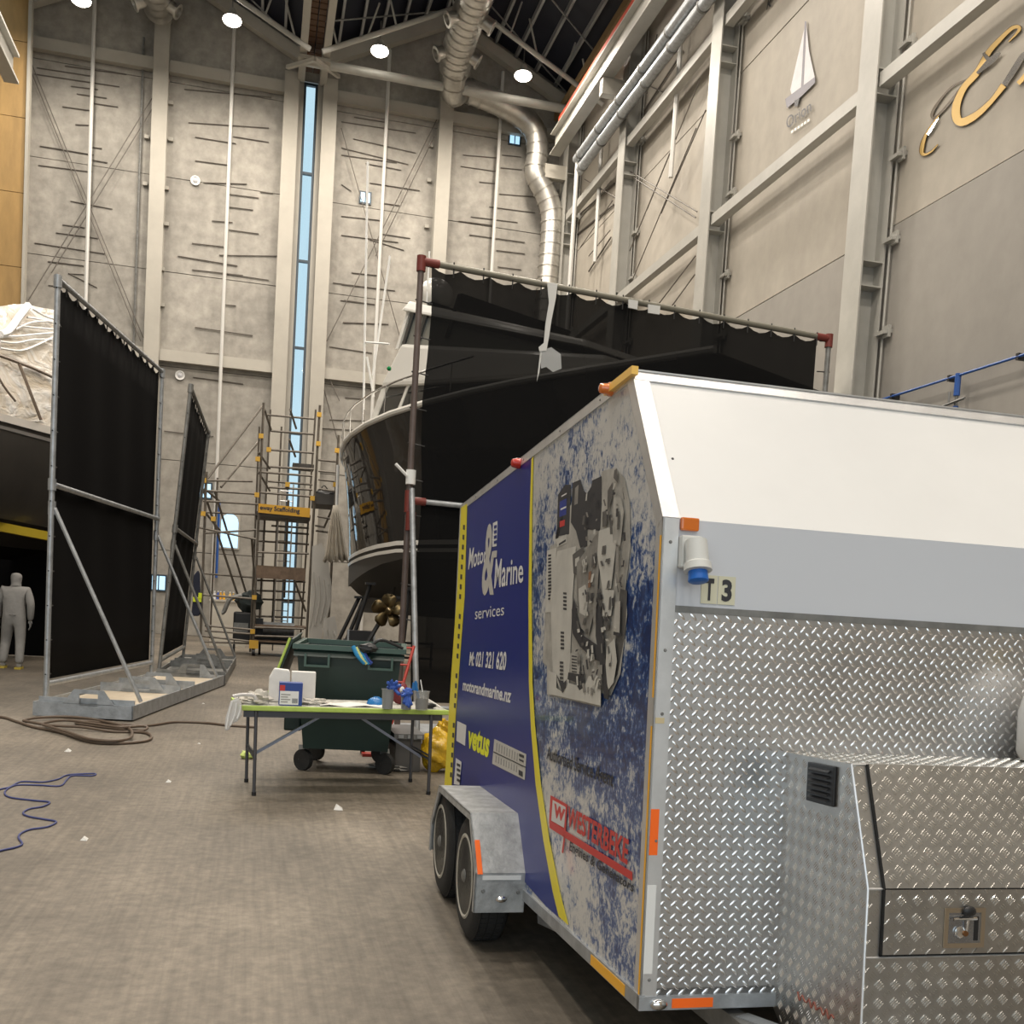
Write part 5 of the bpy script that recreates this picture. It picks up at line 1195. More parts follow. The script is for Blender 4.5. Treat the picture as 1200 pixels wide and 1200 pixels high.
r_.color_ramp.elements[0].color = (.66, .56, .42, 1); r_.color_ramp.elements[1].color = (.88, .87, .84, 1); L.new(n_.outputs['Fac'], r_.inputs[0]); L.new(r_.outputs[0], b.inputs['Base Color'])
bp_ = N.new('ShaderNodeBump'); bp_.inputs['Strength'].default_value = .6; bp_.inputs['Distance'].default_value = .12; L.new(n_.outputs['Fac'], bp_.inputs['Height']); L.new(bp_.outputs[0], b.inputs['Normal'])
dark_h = mat('dusty_dark_hull', (.040, .036, .032), .4, 0, .25, 1.2, coat=.15)
def YL(x): return 19.6 + (x - 0) * .028
def lrow(fn, dy=0): return [at(x, fn(x), Y=YL(x) + dy) for x in XS]
XS = [-150, -110, -75, -45, -20, 0, 15, 30, 45, 58, 75, 95, 110]
def surf(rows, name, m, par, sm=True, solid=.0):
    mb = MB(); n = len(rows[0]); mb.v = [p for r in rows for p in r]
    mb.f = [[k * n + i, k * n + i + 1, (k + 1) * n + i + 1, (k + 1) * n + i] for k in range(len(rows) - 1) for i in range(n - 1)]; mb.sm = sm
    o = mb.build(name, m, par, fixn=False)
    if solid: o.modifiers.new('t', 'SOLIDIFY').thickness = solid
    return o
g0 = lambda x: 488 + .27 * x
surf([lrow(lambda x: g0(x) + 5), lrow(lambda x: 530 + .25 * x, .05), lrow(lambda x: 575 + .22 * x, .25), lrow(lambda x: 607 + .20 * x, .7), lrow(lambda x: 613 + .19 * x, 1.6), lrow(lambda x: 640 + .1 * x, 3.0)], 'hull', dark_h, wb_)
surf([lrow(lambda x: g0(x) - 4, -.06), lrow(lambda x: g0(x) + 5, -.08)], 'gunwale_band', mat('wrap_band', (.60, .57, .52), .4), wb_)
surf([lrow(lambda x: g0(x) + 10, -.02), lrow(lambda x: g0(x) + 14, -.02)], 'rub_rail', mat('dull_rail', (.20, .19, .18), .4), wb_)
rr = random.Random(4)
tops = {-150: 330, -110: 340, -75: 350, -45: 356, -20: 360, 0: 359, 15: 357, 30: 356, 45: 360, 58: 362, 75: 366, 95: 372, 110: 380}
rows = []
for k in range(10):
    f = k / 9
    rows.append([at(x, g0(x) - 4 + (tops[x] - g0(x) + 4) * f, Y=YL(x) + .0 + 1.1 * f ** 1.5 + .10 * math.sin(x * .09 + k * 1.7) * (f * (1 - f) * 4)) for x in XS])
surf(rows, 'shrink_wrap', wrapm, wb_)
rows2 = [rows[-1], [p + Vector((0, 3.0, .1)) for p in rows[-1]], [p + Vector((0, 4.5, -2.4)) for p in rows[-1]]]
surf(rows2, 'shrink_wrap', wrapm, wb_)
def wt(pts, r, m, name, dy=-.10):
    out = []
    for x, y in pts:
        f = max(0, min(1, (g0(x) - 4 - y) / (g0(x) - 4 - 358))); out.append(at(x, y, Y=YL(x) + 1.1 * f ** 1.5 + dy - .08))
    MB().tube(seg_path(out, 3), r, 6).build(name, m, wb_)
rlm = mat('rail_under_film', (.22, .17, .13), .4)
wt([(-60, 398), (0, 417), (22, 425), (40, 432), (62, 442)], .03, rlm, 'guard_rail'); wt([(22, 425), (34, 456), (48, 492)], .03, rlm, 'stanchion'); wt([(-8, 430), (4, 452), (18, 470)], .02, rlm, 'stanchion')
wt([(0, 392), (10, 388), (22, 372), (33, 358)], .07, mat('wrap_fold_white', (.8, .79, .77), .35), 'wrap_fold')
for q in ([(0, 394), (20, 394), (40, 392), (64, 390)], [(0, 408), (24, 411), (44, 404), (64, 394)], [(18, 386), (36, 378), (62, 376)], [(24, 382), (40, 384), (62, 386)], [(32, 372), (46, 374), (62, 378)], [(38, 362), (52, 370), (64, 374)], [(0, 400), (18, 402), (40, 398), (62, 398)]):
    wt(q, .022, MATS['wrap_fold_white'], 'wrap_fold')
# slings and shade below: yellow cradle beam, black sheet added behind for the dark under the hull
MB().bar(at(-90, 600, Y=19.4), at(75, 632, Y=21.7), .12, .16).build('cradle_beam', mat('yellow_beam', (.45, .33, .02), .6), wb_)
MB().prism([at(-200, 620, Y=24.2), at(150, 655, Y=24.2), Vector((at(150, 655, Y=24.2).x, 24.2, .02)), Vector((at(-200, 620, Y=24.2).x, 24.2, .02))], (0, .03, 0)).build('shade_sheet', cloth_d, wb_)
surf([lrow(lambda x: 640 + .1 * x, 3.0), lrow(lambda x: 655 + .1 * x, 4.2)], 'hull', cloth_d, wb_)
for x in (-90, 90):
    p = at(x, 700, Y=21.5); MB().box((p.x - .12, 21.4, 0), (p.x + .12, 21.6, 3.0)).build('cradle_post', black, wb_)
# ================================================================== PERSON (seen from behind, walking)
fp = at(15, 783, Z=0); bx, by = fp.x, fp.y
suit = mat('white_coverall', (.30, .29, .275), .75, 0, .12, 8, .3, 12)
pr = empty('person', (bx, by, 0), 'person in hooded white disposable coverall and yellow-soled shoes, walking away under the boat', 'person')
def skin(name, nodes, edges, m, par, sub=2, root=0):
    me = bpy.data.meshes.new(name); o0 = origin_of(par)
    me.from_pydata([tuple(Vector(n[0]) - o0) for n in nodes], edges, []); me.materials.append(m)
    o = bpy.data.objects.new(name, me); COL.objects.link(o); o.parent = par
    sk = o.modifiers.new('skin', 'SKIN'); sk.use_smooth_shade = True
    if not me.skin_vertices: 
        with bpy.context.temp_override(object=o, active_object=o): bpy.ops.mesh.customdata_skin_add()
    for i, n in enumerate(nodes):
        r = n[1]; me.skin_vertices[0].data[i].radius = (r if isinstance(r, tuple) else (r, r)); me.skin_vertices[0].data[i].use_root = (i == root)
    sb = o.modifiers.new('sub', 'SUBSURF'); sb.levels = sub; sb.render_levels = sub
    return o
def Pp(x, y, z): return (bx + x, by + y, z)
nodes = [(Pp(0, 0, .98), (.17, .15)), (Pp(.0, .02, 1.18), (.175, .15)), (Pp(.01, .05, 1.36), (.19, .14)), (Pp(.01, .07, 1.49), (.12, .11)), (Pp(.0, .09, 1.56), .085),
         (Pp(.0, .11, 1.68), (.115, .125)), (Pp(.0, .12, 1.78), (.095, .105)),
         (Pp(-.20, .05, 1.45), .088), (Pp(-.29, .04, 1.20), .078), (Pp(-.31, .14, .98), .062), (Pp(-.31, .20, .90), .048),
         (Pp(.21, .06, 1.45), .088), (Pp(.28, .0, 1.20), .076), (Pp(.27, .05, .97), .06), (Pp(.26, .09, .89), .048),
         (Pp(-.10, .0, .88), .125), (Pp(-.15, .10, .52), .095), (Pp(-.17, -.02, .16), .078), (Pp(-.17, -.02, .09), .07),
         (Pp(.10, .0, .88), .125), (Pp(.12, -.02, .52), .092), (Pp(.14, -.16, .16), .078), (Pp(.14, -.17, .09), .07)]
edges = [(0, 1), (1, 2), (2, 3), (3, 4), (4, 5), (5, 6), (2, 7), (7, 8), (8, 9), (9, 10), (2, 11), (11, 12), (12, 13), (13, 14), (0, 15), (15, 16), (16, 17), (17, 18), (0, 19), (19, 20), (20, 21), (21, 22)]
skin('coverall', nodes, edges, suit, pr)
MB().tube([Pp(-.19, .0, 1.0), Pp(0, -.165, 1.0), Pp(.19, .0, 1.0)], .012, 6).build('waist_seam', suit, pr)
for s_, (hx, hy, hz) in ((-1, (-.31, .21, .88)), (1, (.26, .10, .87))):
    hn = [(Pp(hx, hy, hz + .02), .034), (Pp(hx, hy + .01, hz - .05), (.02, .042))]; he = [(0, 1)]
    for k in range(4):
        a_ = (k - 1.5) * .02; i = len(hn); ln = (.055, .07, .066, .05)[k]
        hn += [(Pp(hx + .0, hy + a_ + .01, hz - .09), .010), (Pp(hx - s_ * .01, hy + a_ + .012, hz - .09 - ln * .5), .009), (Pp(hx - s_ * .03, hy + a_ + .01, hz - .09 - ln), .008)]; he += [(1, i), (i, i + 1), (i + 1, i + 2)]
    i = len(hn); hn += [(Pp(hx - s_ * .01, hy + .045, hz - .03), .012), (Pp(hx - s_ * .03, hy + .065, hz - .07), .010)]; he += [(0, i), (i, i + 1)]
    skin('glove', hn, he, mat('black_glove', (.02, .02, .02), .6) if s_ < 0 else suit, pr, 1)
ysole = mat('yellow_sole', (.55, .42, .06), .6)
for (sx, sy) in ((-.17, -.02), (.14, -.17)):
    skin('shoe', [(Pp(sx, sy - .04, .075), .055), (Pp(sx - .01, sy + .08, .06), (.055, .045)), (Pp(sx - .015, sy + .19, .045), (.05, .035))], [(0, 1), (1, 2)], suit, pr, 2)
    MB().prism([Pp(sx - .06, sy - .10, .0), Pp(sx + .05, sy - .10, .0), Pp(sx + .055, sy + .12, .0), Pp(sx + .02, sy + .24, .0), Pp(sx - .05, sy + .24, .0), Pp(sx - .075, sy + .12, .0)], (0, 0, .035)).build('shoe_sole', ysole, pr)

# ================================================================== FOLDING TABLE
TZ = .735
fl = at(279, 826, Z=TZ); fr = at(527, 832, Z=TZ); tdx = (fr - fl); TL_ = tdx.length; tdx.normalize(); tdy = Vector((-tdx.y, tdx.x, 0))
tt = empty('folding_table', ((fl.x + fr.x) / 2, fl.y + .35, 0), 'folding table with a lime green edge and dark steel legs in front of the bin', 'table')
lime = mat('lime_paint', (.45, .60, .12), .5, 0, .12, 10); legm = mat('dark_leg_steel', (.10, .10, .11), .45, .6)
def tp(a_, b_, z): return Vector((fl.x, fl.y, 0)) + tdx * a_ + tdy * b_ + Vector((0, 0, z))
TD = .68
MB().prism([tp(0, 0, TZ - .045), tp(TL_, 0, TZ - .045), tp(TL_, TD, TZ - .045), tp(0, TD, TZ - .045)], (0, 0, .04)).build('table_edge', lime, tt, bevel=.008)
MB().prism([tp(.02, .02, TZ - .006), tp(TL_ - .02, .02, TZ - .006), tp(TL_ - .02, TD - .02, TZ - .006), tp(.02, TD - .02, TZ - .006)], (0, 0, .004)).build('table_top', mat('speckled_top', (.50, .49, .44), .6, 0, .35, 25), tt)
MB().prism([tp(.05, .04, TZ - .10), tp(TL_ - .05, .04, TZ - .10), tp(TL_ - .05, .06, TZ - .10), tp(.05, .06, TZ - .10)], (0, 0, .056)).prism([tp(.05, TD - .06, TZ - .10), tp(TL_ - .05, TD - .06, TZ - .10), tp(TL_ - .05, TD - .04, TZ - .10), tp(.05, TD - .04, TZ - .10)], (0, 0, .056)).build('apron_rail', legm, tt)
for a_, sl_ in ((.155, 0), (TL_ - .14, 0)):
    for b_ in (.03, TD - .03): MB().tube([tp(a_ - .01, b_, TZ - .05), tp(a_ + (.0), b_, .012)], .0145, 10).build('leg', legm, tt); MB().tube([tp(a_, b_, .0), tp(a_, b_, .03)], .019, 10).build('leg_cap', black, tt)
    MB().tube([tp(a_, .03, .30), tp(a_, TD - .03, .30)], .012, 8).tube([tp(a_, .03, .33), tp(a_, TD - .03, .33)], .008, 8).build('leg_crossbar', legm, tt)
br = mat('bluish_strut', (.30, .33, .42), .45, .5)
MB().bar(tp(.155, TD / 2, .28), tp(TL_ * .46, TD / 2, TZ - .06), .03, .022).build('folding_brace', br, tt); MB().bar(tp(TL_ - .14, TD / 2, .28), tp(TL_ * .55, TD / 2, TZ - .06), .03, .022).build('folding_brace', br, tt)
MB().box(tp(TL_ * .48, TD / 2 - .03, TZ - .12), tp(TL_ * .54, TD / 2 + .03, TZ - .05)).build('centre_hinge', mat('brass', (.5, .35, .1), .35, .8), tt)
def onT(x, y, dz=0): p = at(x, y, Z=TZ + dz); return p
# blue and white carton
p = at(342, 824, Y=fl.y + .12); t = empty('carton', (p.x, p.y, TZ), 'small blue and white carton standing on the lime-edged table', 'box')
z0 = TZ; cw = .105
c0 = Vector((p.x - cw, fl.y + .08, z0))
MB().box(c0, c0 + Vector((.185, .13, .185))).build('carton_body', mat('carton_blue', (.025, .06, .26), .5), t, bevel=.002)
MB().box(c0 + Vector((.006, -.0015, .008)), c0 + Vector((.155, .0, .118))).build('carton_label', white_t, t)
MB().box(c0 + Vector((.004, -.003, .12)), c0 + Vector((.045, -.0002, .165))).build('carton_logo', red_t, t)
for k in range(4): MB().box(c0 + Vector((.015, -.003, .025 + k * .02)), c0 + Vector((.07 + .02 * (k % 2), -.0016, .033 + k * .02))).build('label_print', mat('mid_print', (.3, .29, .27), .5), t)
for k in range(9): MB().box(c0 + Vector((.105 + k * .005, -.003, .02)), c0 + Vector((.1075 + k * .005, -.0016, .06))).build('label_print', dgrey_t, t)
# white roll / paper bags behind it
wp = mat('white_paper', (.74, .72, .68), .7, 0, .08, 8)
t = empty('paper_bag', tp(.33, .38, TZ), 'white paper bag with handle hole standing behind the blue carton', 'bag')
q0 = at(314, 822, Y=fl.y + .4); q1 = at(370, 822, Y=fl.y + .4)
MB().prism([(q0.x, fl.y + .34, TZ), (q1.x - .222, fl.y + .34, TZ), (q1.x - .222, fl.y + .34, TZ + .25), (q0.x + .16, fl.y + .34, TZ + .27), (q0.x + .04, fl.y + .34, TZ + .28), (q0.x - .0, fl.y + .34, TZ + .20)], (0, .1, 0)).build('bag_body', wp, t, bevel=.012)
t = empty('paper_pack', tp(.55, .40, TZ), 'square white paper pack standing upright right of the blue carton', 'paper')
MB().box((q1.x - .21, fl.y + .36, TZ), (q1.x - .01, fl.y + .46, TZ + .26)).build('pack_body', wp, t, bevel=.008)
# rags
ragm = mat('off_white_rag', (.55, .52, .46), .85, 0, .2, 15)
for (x, y, r, sc_, lab, nm) in ((303, 822, .085, (1.1, .8, .7), 'crumpled off-white rag left of the blue carton', 1), (288, 824, .06, (1.2, .9, .5), 'flat crumpled rag at the left end of the table', 2), (368, 823, .07, (1.5, .8, .42), 'small crumpled white cloth right of the blue carton', 3)):
    p = at(x, y, Z=TZ + .02); p.y = min(max(p.y, fl.y + .12), fl.y + .5); p = at(x, y - 3, Y=p.y); p.z = TZ
    t = empty('rag', p, lab, 'rag')
    lump((0, 0, 0), r, sc_, nm * 7, 20, 14, .35)
    mb = lump(p + Vector((0, 0, r * sc_[2] * .75)), r, sc_, nm * 7, 20, 14, .3); mb.build('rag_cloth', ragm, t)
t = empty('paper_sheet', tp(1.0, .25, TZ), 'flat white paper sheet lying across the middle of the table', 'paper')
mb = MB(); vs = []
for i in range(9):
    for j in (0, 1): vs.append(tp(.66 + i * .075, .06 + j * .28, TZ + .008 + .008 * math.sin(i * 1.6 + j)))
mb.add(vs, [(2 * i, 2 * i + 2, 2 * i + 3, 2 * i + 1) for i in range(8)]); o = mb.build('sheet', wp, t, fixn=False); o.modifiers.new('t', 'SOLIDIFY').thickness = .004
t = empty('clear_bag', tp(-.02, .1, TZ - .2), 'crumpled clear plastic bag hanging off the left end of the table', 'bag')
pts = [(279, 818), (270, 822), (264, 842), (263, 856), (268, 856), (272, 848), (278, 846), (284, 838), (283, 824)]
bagm = mat('clear_plastic', (.70, .68, .66), .25, alpha=.75)
MB().prism([at(x, y, Y=fl.y - .03) for x, y in pts], (0, .07, 0)).build('bag_body', bagm, t, bevel=.012)
MB().tube(seg_path([at(x, y, Y=fl.y - .02) for x, y in ((273, 816), (285, 814), (297, 815), (300, 820))], 4), .014, 8).build('bag_neck', bagm, t)
for q in ([(272, 822), (268, 838), (265, 854)], [(277, 824), (275, 838), (270, 850)], [(282, 826), (281, 834), (278, 842)]): MB().tube(seg_path([at(x, y, Y=fl.y - .05) for x, y in q], 4), .007, 6).build('bag_crease', white_t, t)
# cups, gloves, bowl
cup_m = mat('frosted_cup', (.30, .31, .31), .3, alpha=.8); glv = mat('blue_nitrile', (.035, .10, .42), .45)
def cup(x, y, r, h, lab, m, nm='mixing_cup', fill=None):
    p = at(x, y, Y=fl.y + .10); p = Vector((p.x, fl.y + .10, TZ + .001)); t = empty(nm, p, lab, 'cup')
    MB().lathe(p, (0, 0, 1), [(0, r * .82), (h, r), (h, r + .004), (h - .004, r + .005), (h - .006, r), (h * .97, r * .96), (.01, r * .78)], 24).build('cup_wall', m, t)
    if fill: MB().lathe(p + Vector((0, 0, .008)), (0, 0, 1), [(0, r * .75), (h * .55, r * .85)], 20).build('cup_contents', fill, t)
    return t, p
dk = mat('dark_contents', (.05, .045, .04), .6)
t, pc1 = cup(454, 826, .052, .165, 'frosted cup holding a blue glove, left cup on the table', cup_m, fill=dk)
t, pc2 = cup(476, 827, .05, .15, 'frosted cup with a blue glove draped over it, middle cup', cup_m, fill=dk)
t, pc3 = cup(494, 827, .062, .16, 'wide clear cup with dark contents, right cup on the table', mat('clear_cup', (.42, .42, .40), .2, alpha=.45), fill=dk)
def glove(name, c, lab, dirs, droop):
    t = empty(name, c, lab, 'glove', None); lump(Vector(c), .045, (1, .7, .9), 11, 14, 10, .2).build('glove_palm', glv, t)
    for k, (dx, dz) in enumerate(dirs):
        c_ = Vector(c); MB().tube(seg_path([c_ + Vector((dx * .3, -.01, dz * .3)), c_ + Vector((dx * .8, -.02 - .004 * k, dz * .9)), c_ + Vector((dx, -.025, dz + droop))], 4), [.014] * 8 + [.008], 8).build('glove_finger', glv, t)
glove('blue_glove', pc1 + Vector((.035, -.01, .18)), 'blue nitrile glove crumpled over the left cup', [(-.05, .04), (-.02, .06), (.03, .05), (.06, .02), (.055, -.05)], -.0)
glove('blue_glove', pc2 + Vector((-.0, -.03, .14)), 'blue nitrile glove draped over the middle cup', [(-.035, -.08), (-.01, -.10), (.015, -.11), (.035, -.09), (-.05, -.02)], -.0)
p = tp(1.18, .3, TZ + .001); t = empty('blue_bowl', p, 'shallow blue bowl lying upside down left of the cups on the table', 'bowl')
MB().lathe(p, (0, 0, 1), [(0, .082), (.004, .082), (.02, .079), (.04, .068), (.055, .048), (.062, .028), (.068, .026)], 24).build('bowl_shell', mat('bowl_blue', (.02, .16, .42), .3), t) 
t = empty('blue_brush', pc3 + Vector((-.03, .01, .12)), 'blue handled brush standing in the wide clear cup', 'brush')
MB().tube([pc3 + Vector((-.01, 0, .02)), pc3 + Vector((-.06, .02, .24))], [.012, .010], 8).build('brush_handle', mat('bowl_blue', (.02, .16, .42), .3), t)
MB().prism([pc3 + Vector((-.085, .02, .16)), pc3 + Vector((-.035, .02, .16)), pc3 + Vector((-.04, .02, .225)), pc3 + Vector((-.08, .02, .225))], (0, .02, 0)).build('brush_head', mat('bowl_blue', (.02, .16, .42), .3), t)
MB().tube([pc3 + Vector((.03, 0, .02)), pc3 + Vector((-.015, .03, .25))], .005, 6).build('stirring_stick', white_t, t)
t = empty('black_pouch', tp(TL_ - .12, .12, TZ), 'small black folded pouch at the right end of the table', 'pouch'); lump(tp(TL_ - .16, .10, TZ + .024), .055, (1.2, .8, .42), 9).build('pouch_body', black, t)
t = empty('white_wedge', tp(TL_ - .03, .35, TZ), 'pale folded card at the right corner of the table', 'card'); MB().prism([tp(TL_ - .2, .4, TZ), tp(TL_ - .02, .2, TZ), tp(TL_ - .02, .22, TZ + .01), tp(TL_ - .2, .42, TZ + .12)], tdy * .02).build('card_body', wp, t)

# ================================================================== GREEN BIN
bg = mat('bin_green', (.010, .028, .022), .45, 0, .15, 4); bge = mat('bin_rim_green', (.045, .085, .068), .4); bgi = mat('bin_inside', (.06, .085, .03), .6)
BZ = 1.172
A = at(346, 757, Z=BZ); B_ = at(473, 764, Z=BZ); bw = (B_ - A); BW = bw.length; bw.normalize(); bd = Vector((-bw.y, bw.x, 0)); BD = .95
bn = empty('wheelie_bin', ((A.x + B_.x) / 2, A.y + .5, 0), 'large dark green four-wheeled rubbish bin behind the table', 'bin')
def bpnt(a_, b_, z): return Vector((A.x, A.y, 0)) + bw * a_ + bd * b_ + Vector((0, 0, z))
def ring(a0, a1, b0, b1, z): return [bpnt(a0, b0, z), bpnt(a1, b0, z), bpnt(a1, b1, z), bpnt(a0, b1, z)]
r0 = ring(.10, BW - .10, .12, BD - .12, .22); r1 = ring(.06, BW - .06, .07, BD - .07, .62); r2 = ring(.015, BW - .015, .02, BD - .02, BZ); r3 = ring(.05, BW - .05, .055, BD - .055, BZ); r4 = ring(.13, BW - .13, .15, BD - .15, .26)
mb = MB(); mb.v = r0 + r1 + r2 + r3 + r4
for k in range(4):
    for i in range(4): mb.f.append([k * 4 + i, k * 4 + (i + 1) % 4, (k + 1) * 4 + (i + 1) % 4, (k + 1) * 4 + i])
mb.f += [[3, 2, 1, 0], [16, 17, 18, 19]]; mb.build('bin_body', bg, bn)
for (a_, b_) in ((bpnt(-.02, -.01, BZ), bpnt(BW + .02, -.01, BZ)), (bpnt(-.02, BD, BZ + .02), bpnt(BW + .02, BD, BZ + .02)), (bpnt(0, 0, BZ), bpnt(0, BD, BZ + .02)), (bpnt(BW, 0, BZ), bpnt(BW, BD, BZ + .02))): MB().bar(a_, b_, .05, .045).build('bin_rim', bge, bn)
MB().prism([bpnt(-.01, -.035, BZ - .085), bpnt(BW + .01, -.035, BZ - .085), bpnt(BW + .01, -.0, BZ - .03), bpnt(-.01, -.0, BZ - .03)], (0, .02, 0)).build('bin_lip', bg, bn)
for a_ in (.09, BW - .32):
    mb = MB(); 
    for (x0, x1, z0, z1) in ((0, .23, -.12, -.10), (0, .02, -.10, 0), (.21, .23, -.10, 0)): mb.prism([bpnt(a_ + x0, -.05, BZ - .06 + z0), bpnt(a_ + x1, -.05, BZ - .06 + z0), bpnt(a_ + x1, -.05, BZ - .06 + z1), bpnt(a_ + x0, -.05, BZ - .06 + z1)], bd * .05)
    mb.build('lift_handle', bge, bn)
# open lid hanging on the left flank
MB().prism([bpnt(-.04, .02, BZ + .06), bpnt(-.04, BD - .1, BZ + .10), bpnt(-.2, BD - .1, .72), bpnt(-.22, .02, .72)], bw * .02).build('lid', bg, bn)
MB().tube([bpnt(-.05, .0, BZ + .07), bpnt(-.23, .0, .70)], .012, 8).build('lid_edge', lime, bn)
MB().prism([bpnt(-.10, .25, .36), bpnt(.06, .25, .36), bpnt(.06, .25, .66), bpnt(-.10, .25, .66)], bd * .3).build('side_pocket', bg, bn, bevel=.02)
MB().bar(bpnt(-.05, .04, .64), bpnt(BW + .02, .04, .64), .05, .10).build('bin_rib', bg, bn)
for k, (a_, b_) in enumerate(((.10, .2), (BW - .12, .16), (.16, BD - .1), (BW - .18, BD - .1))):
    c_ = bpnt(a_, b_, .10); MB().lathe(c_ - (bd * .8 + bw * .6) * .025, (bd * .8 + bw * .6), [(0, .06), (.0, .10), (.05, .10), (.05, .06)], 20).build('castor', rubber, bn); MB().prism([c_ + bw * -.045 + Vector((0, 0, 0)), c_ + bw * .045, c_ + bw * .045 + Vector((0, .08, .13)), c_ + bw * -.045 + Vector((0, .08, .13))], bd * .01).build('castor_fork', galv_d, bn)
# brush and cloth hung over the rim
c_ = bpnt(BW - .36, -.06, BZ - .0); t = empty('scrubbing_brush', c_, 'blue and yellow striped rag with a black brush hooked over the bin rim', 'brush')
for k, m_ in enumerate((mat('rag_blue', (.02, .22, .45), .7), mat('rag_yellow', (.55, .60, .25), .7), mat('rag_blue', (.02, .22, .45), .7), mat('rag_navy', (.02, .05, .25), .7))):
    MB().tube(seg_path([c_ + Vector((-.10 + k * .03, 0, .03 - k * .012)), c_ + Vector((-.06 + k * .03, -.03, -.05 - k * .01)), c_ + Vector((.01 + k * .02, -.03, -.12))], 5), .02, 8).build('rag_stripe', m_, t)
lump(c_ + Vector((.03, -.01, .02)), .07, (1.2, .7, .6), 5).build('brush_head', black, t)
MB().tube(seg_path([c_ + Vector((.05, 0, .02)), c_ + Vector((.14, 0, .10)), c_ + Vector((.26, .02, .07)), c_ + Vector((.36, .03, .03))], 6), .014, 8).build('brush_cable', black, t)

# red hand truck behind the bin, grey crate and bags under the table's right end
a_ = at(482, 757, Y=11.2); b_ = at(466, 812, Y=11.0); d_ = (b_ - a_).normalized(); b_ = a_ + d_ * ((a_.z - .05) / -d_.z)
t = empty('red_hand_truck', (b_.x, b_.y, 0), 'red tubular hand truck leaning beside the steel strut behind the bin', 'hand truck')
rdm = mat('red_tube', (.45, .04, .025), .4)
for dx in (0, .13): MB().tube([a_ + Vector((dx - .1, 0, 0)), b_ + Vector((dx - .1, 0, 0))], .017, 8).build('side_tube', rdm, t)
for k in range(6): q = a_.lerp(b_, k / 6 + .02); MB().tube([q + Vector((-.1, 0, 0)), q + Vector((.03, 0, 0))], .012, 6).build('cross_bar', rdm, t)
MB().box((b_.x - .2, b_.y - .1, .0), (b_.x + .12, b_.y + .05, .03)).build('toe_plate', rdm, t)
for s_ in (-.2, .08): MB().lathe((b_.x + s_, b_.y + .12, .09), (1, 0, 0), [(0, .09), (.04, .09)], 16).build('truck_wheel', rubber, t)
p = tp(1.42, .40, TZ + .001); t = empty('dark_red_bag', p, 'small dark red crumpled bag with a white patch behind the cups', 'bag')
lump(p + Vector((0, 0, .085)), .075, (.9, .7, 1.15), 17, amp=.2).build('bag_body', mat('dark_red_fabric', (.16, .015, .02), .5), t); MB().sphere(p + Vector((.0, -.055, .13)), .022, 10, 6, (1, .5, 1.3)).build('white_patch', white_t, t)
p = at(478, 905, Z=0); t = empty('storage_crate', (p.x + .1, p.y + .35, 0), 'grey storage crate on the floor under the right end of the table', 'crate')
cm = mat('grey_crate', (.085, .08, .075), .6)
MB().box((p.x - .13, p.y + .02, .0), (p.x + .12, p.y + .75, .32)).build('crate_body', cm, t, bevel=.01); MB().box((p.x - .15, p.y, .32), (p.x + .14, p.y + .78, .37)).build('crate_lid', mat('grey_crate_lid', (.17, .17, .17), .5), t)
for k in range(3): MB().box((p.x - .11 + k * .09, p.y - .012, .33), (p.x - .06 + k * .09, p.y + .0, .36)).build('lid_clip', galv, t)
p = at(512, 905, Z=0); ym = mat('yellow_plastic_bag', (.68, .42, .02), .22, 0, .35, 9, .8, 14, coat=.4)
t = empty('yellow_bag', (p.x, p.y + .1, 0), 'crumpled shiny yellow plastic bag between table leg and trailer', 'bag')
lump((p.x + .0, p.y + .05, .21), .17, (.95, .9, 1.2), 23, 28, 20, .13).build('bag_body', ym, t); lump((p.x + .04, p.y + .05, .43), .07, (.8, .8, 1.1), 29, 18, 12, .25).build('bag_neck', ym, t)
p = at(458, 902, Z=0); t = empty('white_floor_bag', (p.x, p.y, 0), 'flat white plastic bag on the floor by the bin castor', 'bag')
lump((p.x, p.y, .03), .13, (1.5, 1, .28), 31, 20, 10, .25).build('bag_body', mat('dull_film', (.34, .33, .31), .4), t)
p = at(290, 889, Z=0); t = empty('lime_shoe', (p.x, p.y, 0), 'small lime yellow cloth lying on the floor behind the left table legs', 'cloth')
lump((p.x, p.y, .035), .055, (1.3, .9, .75), 37).build('cloth_body', mat('lime_cloth', (.52, .62, .18), .7), t)

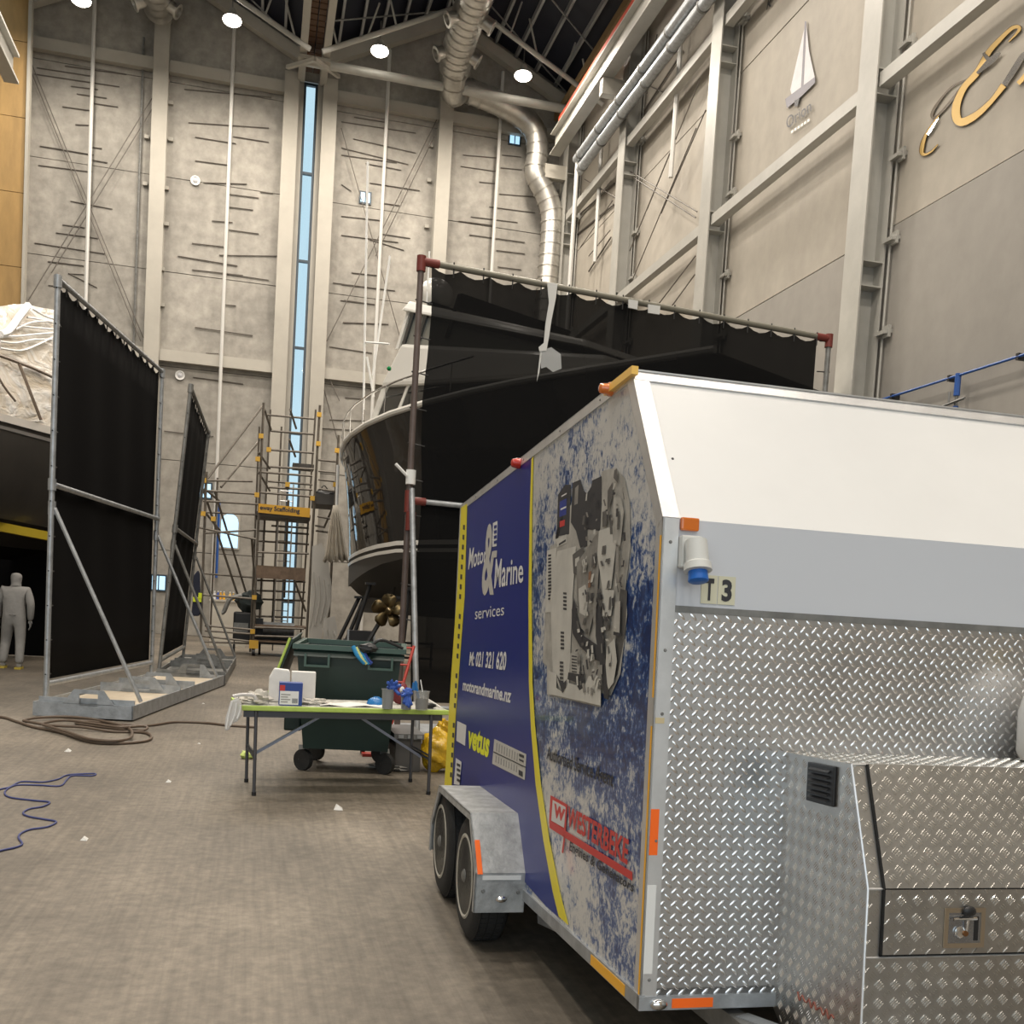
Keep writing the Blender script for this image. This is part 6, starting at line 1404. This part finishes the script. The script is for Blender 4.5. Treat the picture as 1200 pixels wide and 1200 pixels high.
# ================================================================== HOSES AND SCRAPS ON THE FLOOR
def floor_line(name, pts, r, m, lab, cat, z=None, n=5):
    q = [at(x, y, Z=r + (zz if zz else 0)) for (x, y, *rest) in pts for zz in [rest[0] if rest else 0]]
    t = empty(name, q[0], lab, cat); MB().tube(seg_path(q, n), r, 8).build(name + '_run', m, t); return t
hose = mat('brown_air_hose', (.12, .085, .06), .5)
floor_line('air_hose', [(-60, 832), (0, 840), (18, 845), (40, 852), (70, 858), (105, 869), (140, 871), (172, 868), (177, 862), (165, 858), (130, 857), (95, 852, .02), (60, 850, .02), (35, 846, .02), (28, 844, .02), (45, 841, .02), (80, 840, .02), (115, 844, .02), (150, 853, .03), (153, 864, .03), (135, 868, .03), (105, 866, .03), (80, 858, .04), (60, 852, .04),
           (50, 848, .04), (75, 844, .04), (110, 848, .04), (140, 852, .05), (168, 851, .04), (172, 854, .02), (160, 856), (120, 852), (90, 848), (100, 845), (140, 849), (175, 850), (205, 846), (240, 847), (268, 850), (300, 852)], .016, hose, 'brown air hose coiled in loops in front of the left screen tray', 'hose')
cordm = mat('blue_cord', (.045, .055, .17), .55)
floor_line('extension_cord', [(-30, 934), (0, 925), (12, 922), (25, 916), (50, 916.5), (68, 913), (80, 908), (110, 906.5), (108, 909), (85, 909), (78, 914), (70, 921), (45, 920), (20, 920), (8, 925), (6, 931), (15, 935), (40, 938), (58, 940), (50, 945), (34, 948), (27, 953), (35, 957), (52, 960), (66, 963), (55, 969), (35, 972), (24, 977), (22, 982), (26, 989), (18, 993), (0, 997), (-20, 1004)], .007, cordm, 'tangled blue cord lying on the open floor at left', 'cord')
wpb = mat('scrap_white', (.66, .65, .62), .6)
for (x, y, s_, lab) in ((396, 949, 1.0, 'folded white paper scrap on the floor in front of the table'), (79, 881, .8, 'small white scrap between the hose coil and the blue cord'), (98, 985, .6, 'thin white sliver right of the blue cord'), (233, 872, .4, 'tiny white scrap right of the hose coil'), (197, 917, .6, 'flat pale scrap in the middle of the open floor'), (238, 825, .5, 'pale strip on the floor by the screen tray corner')):
    p = at(x, y, Z=0); t = empty('paper_scrap', (p.x, p.y, 0), lab, 'scrap'); k = .035 * s_
    MB().add([p + Vector((-k, -k * .5, .002)), p + Vector((k, -k, .002)), p + Vector((k * 1.1, k * 2, .004)), p + Vector((-k * .2, k * 2.6, .03 * s_)), p + Vector((0, 0, .035 * s_))], [(0, 1, 4), (1, 2, 4), (2, 3, 4), (3, 0, 4), (0, 3, 2, 1)]).build('scrap_fold', wpb, t)
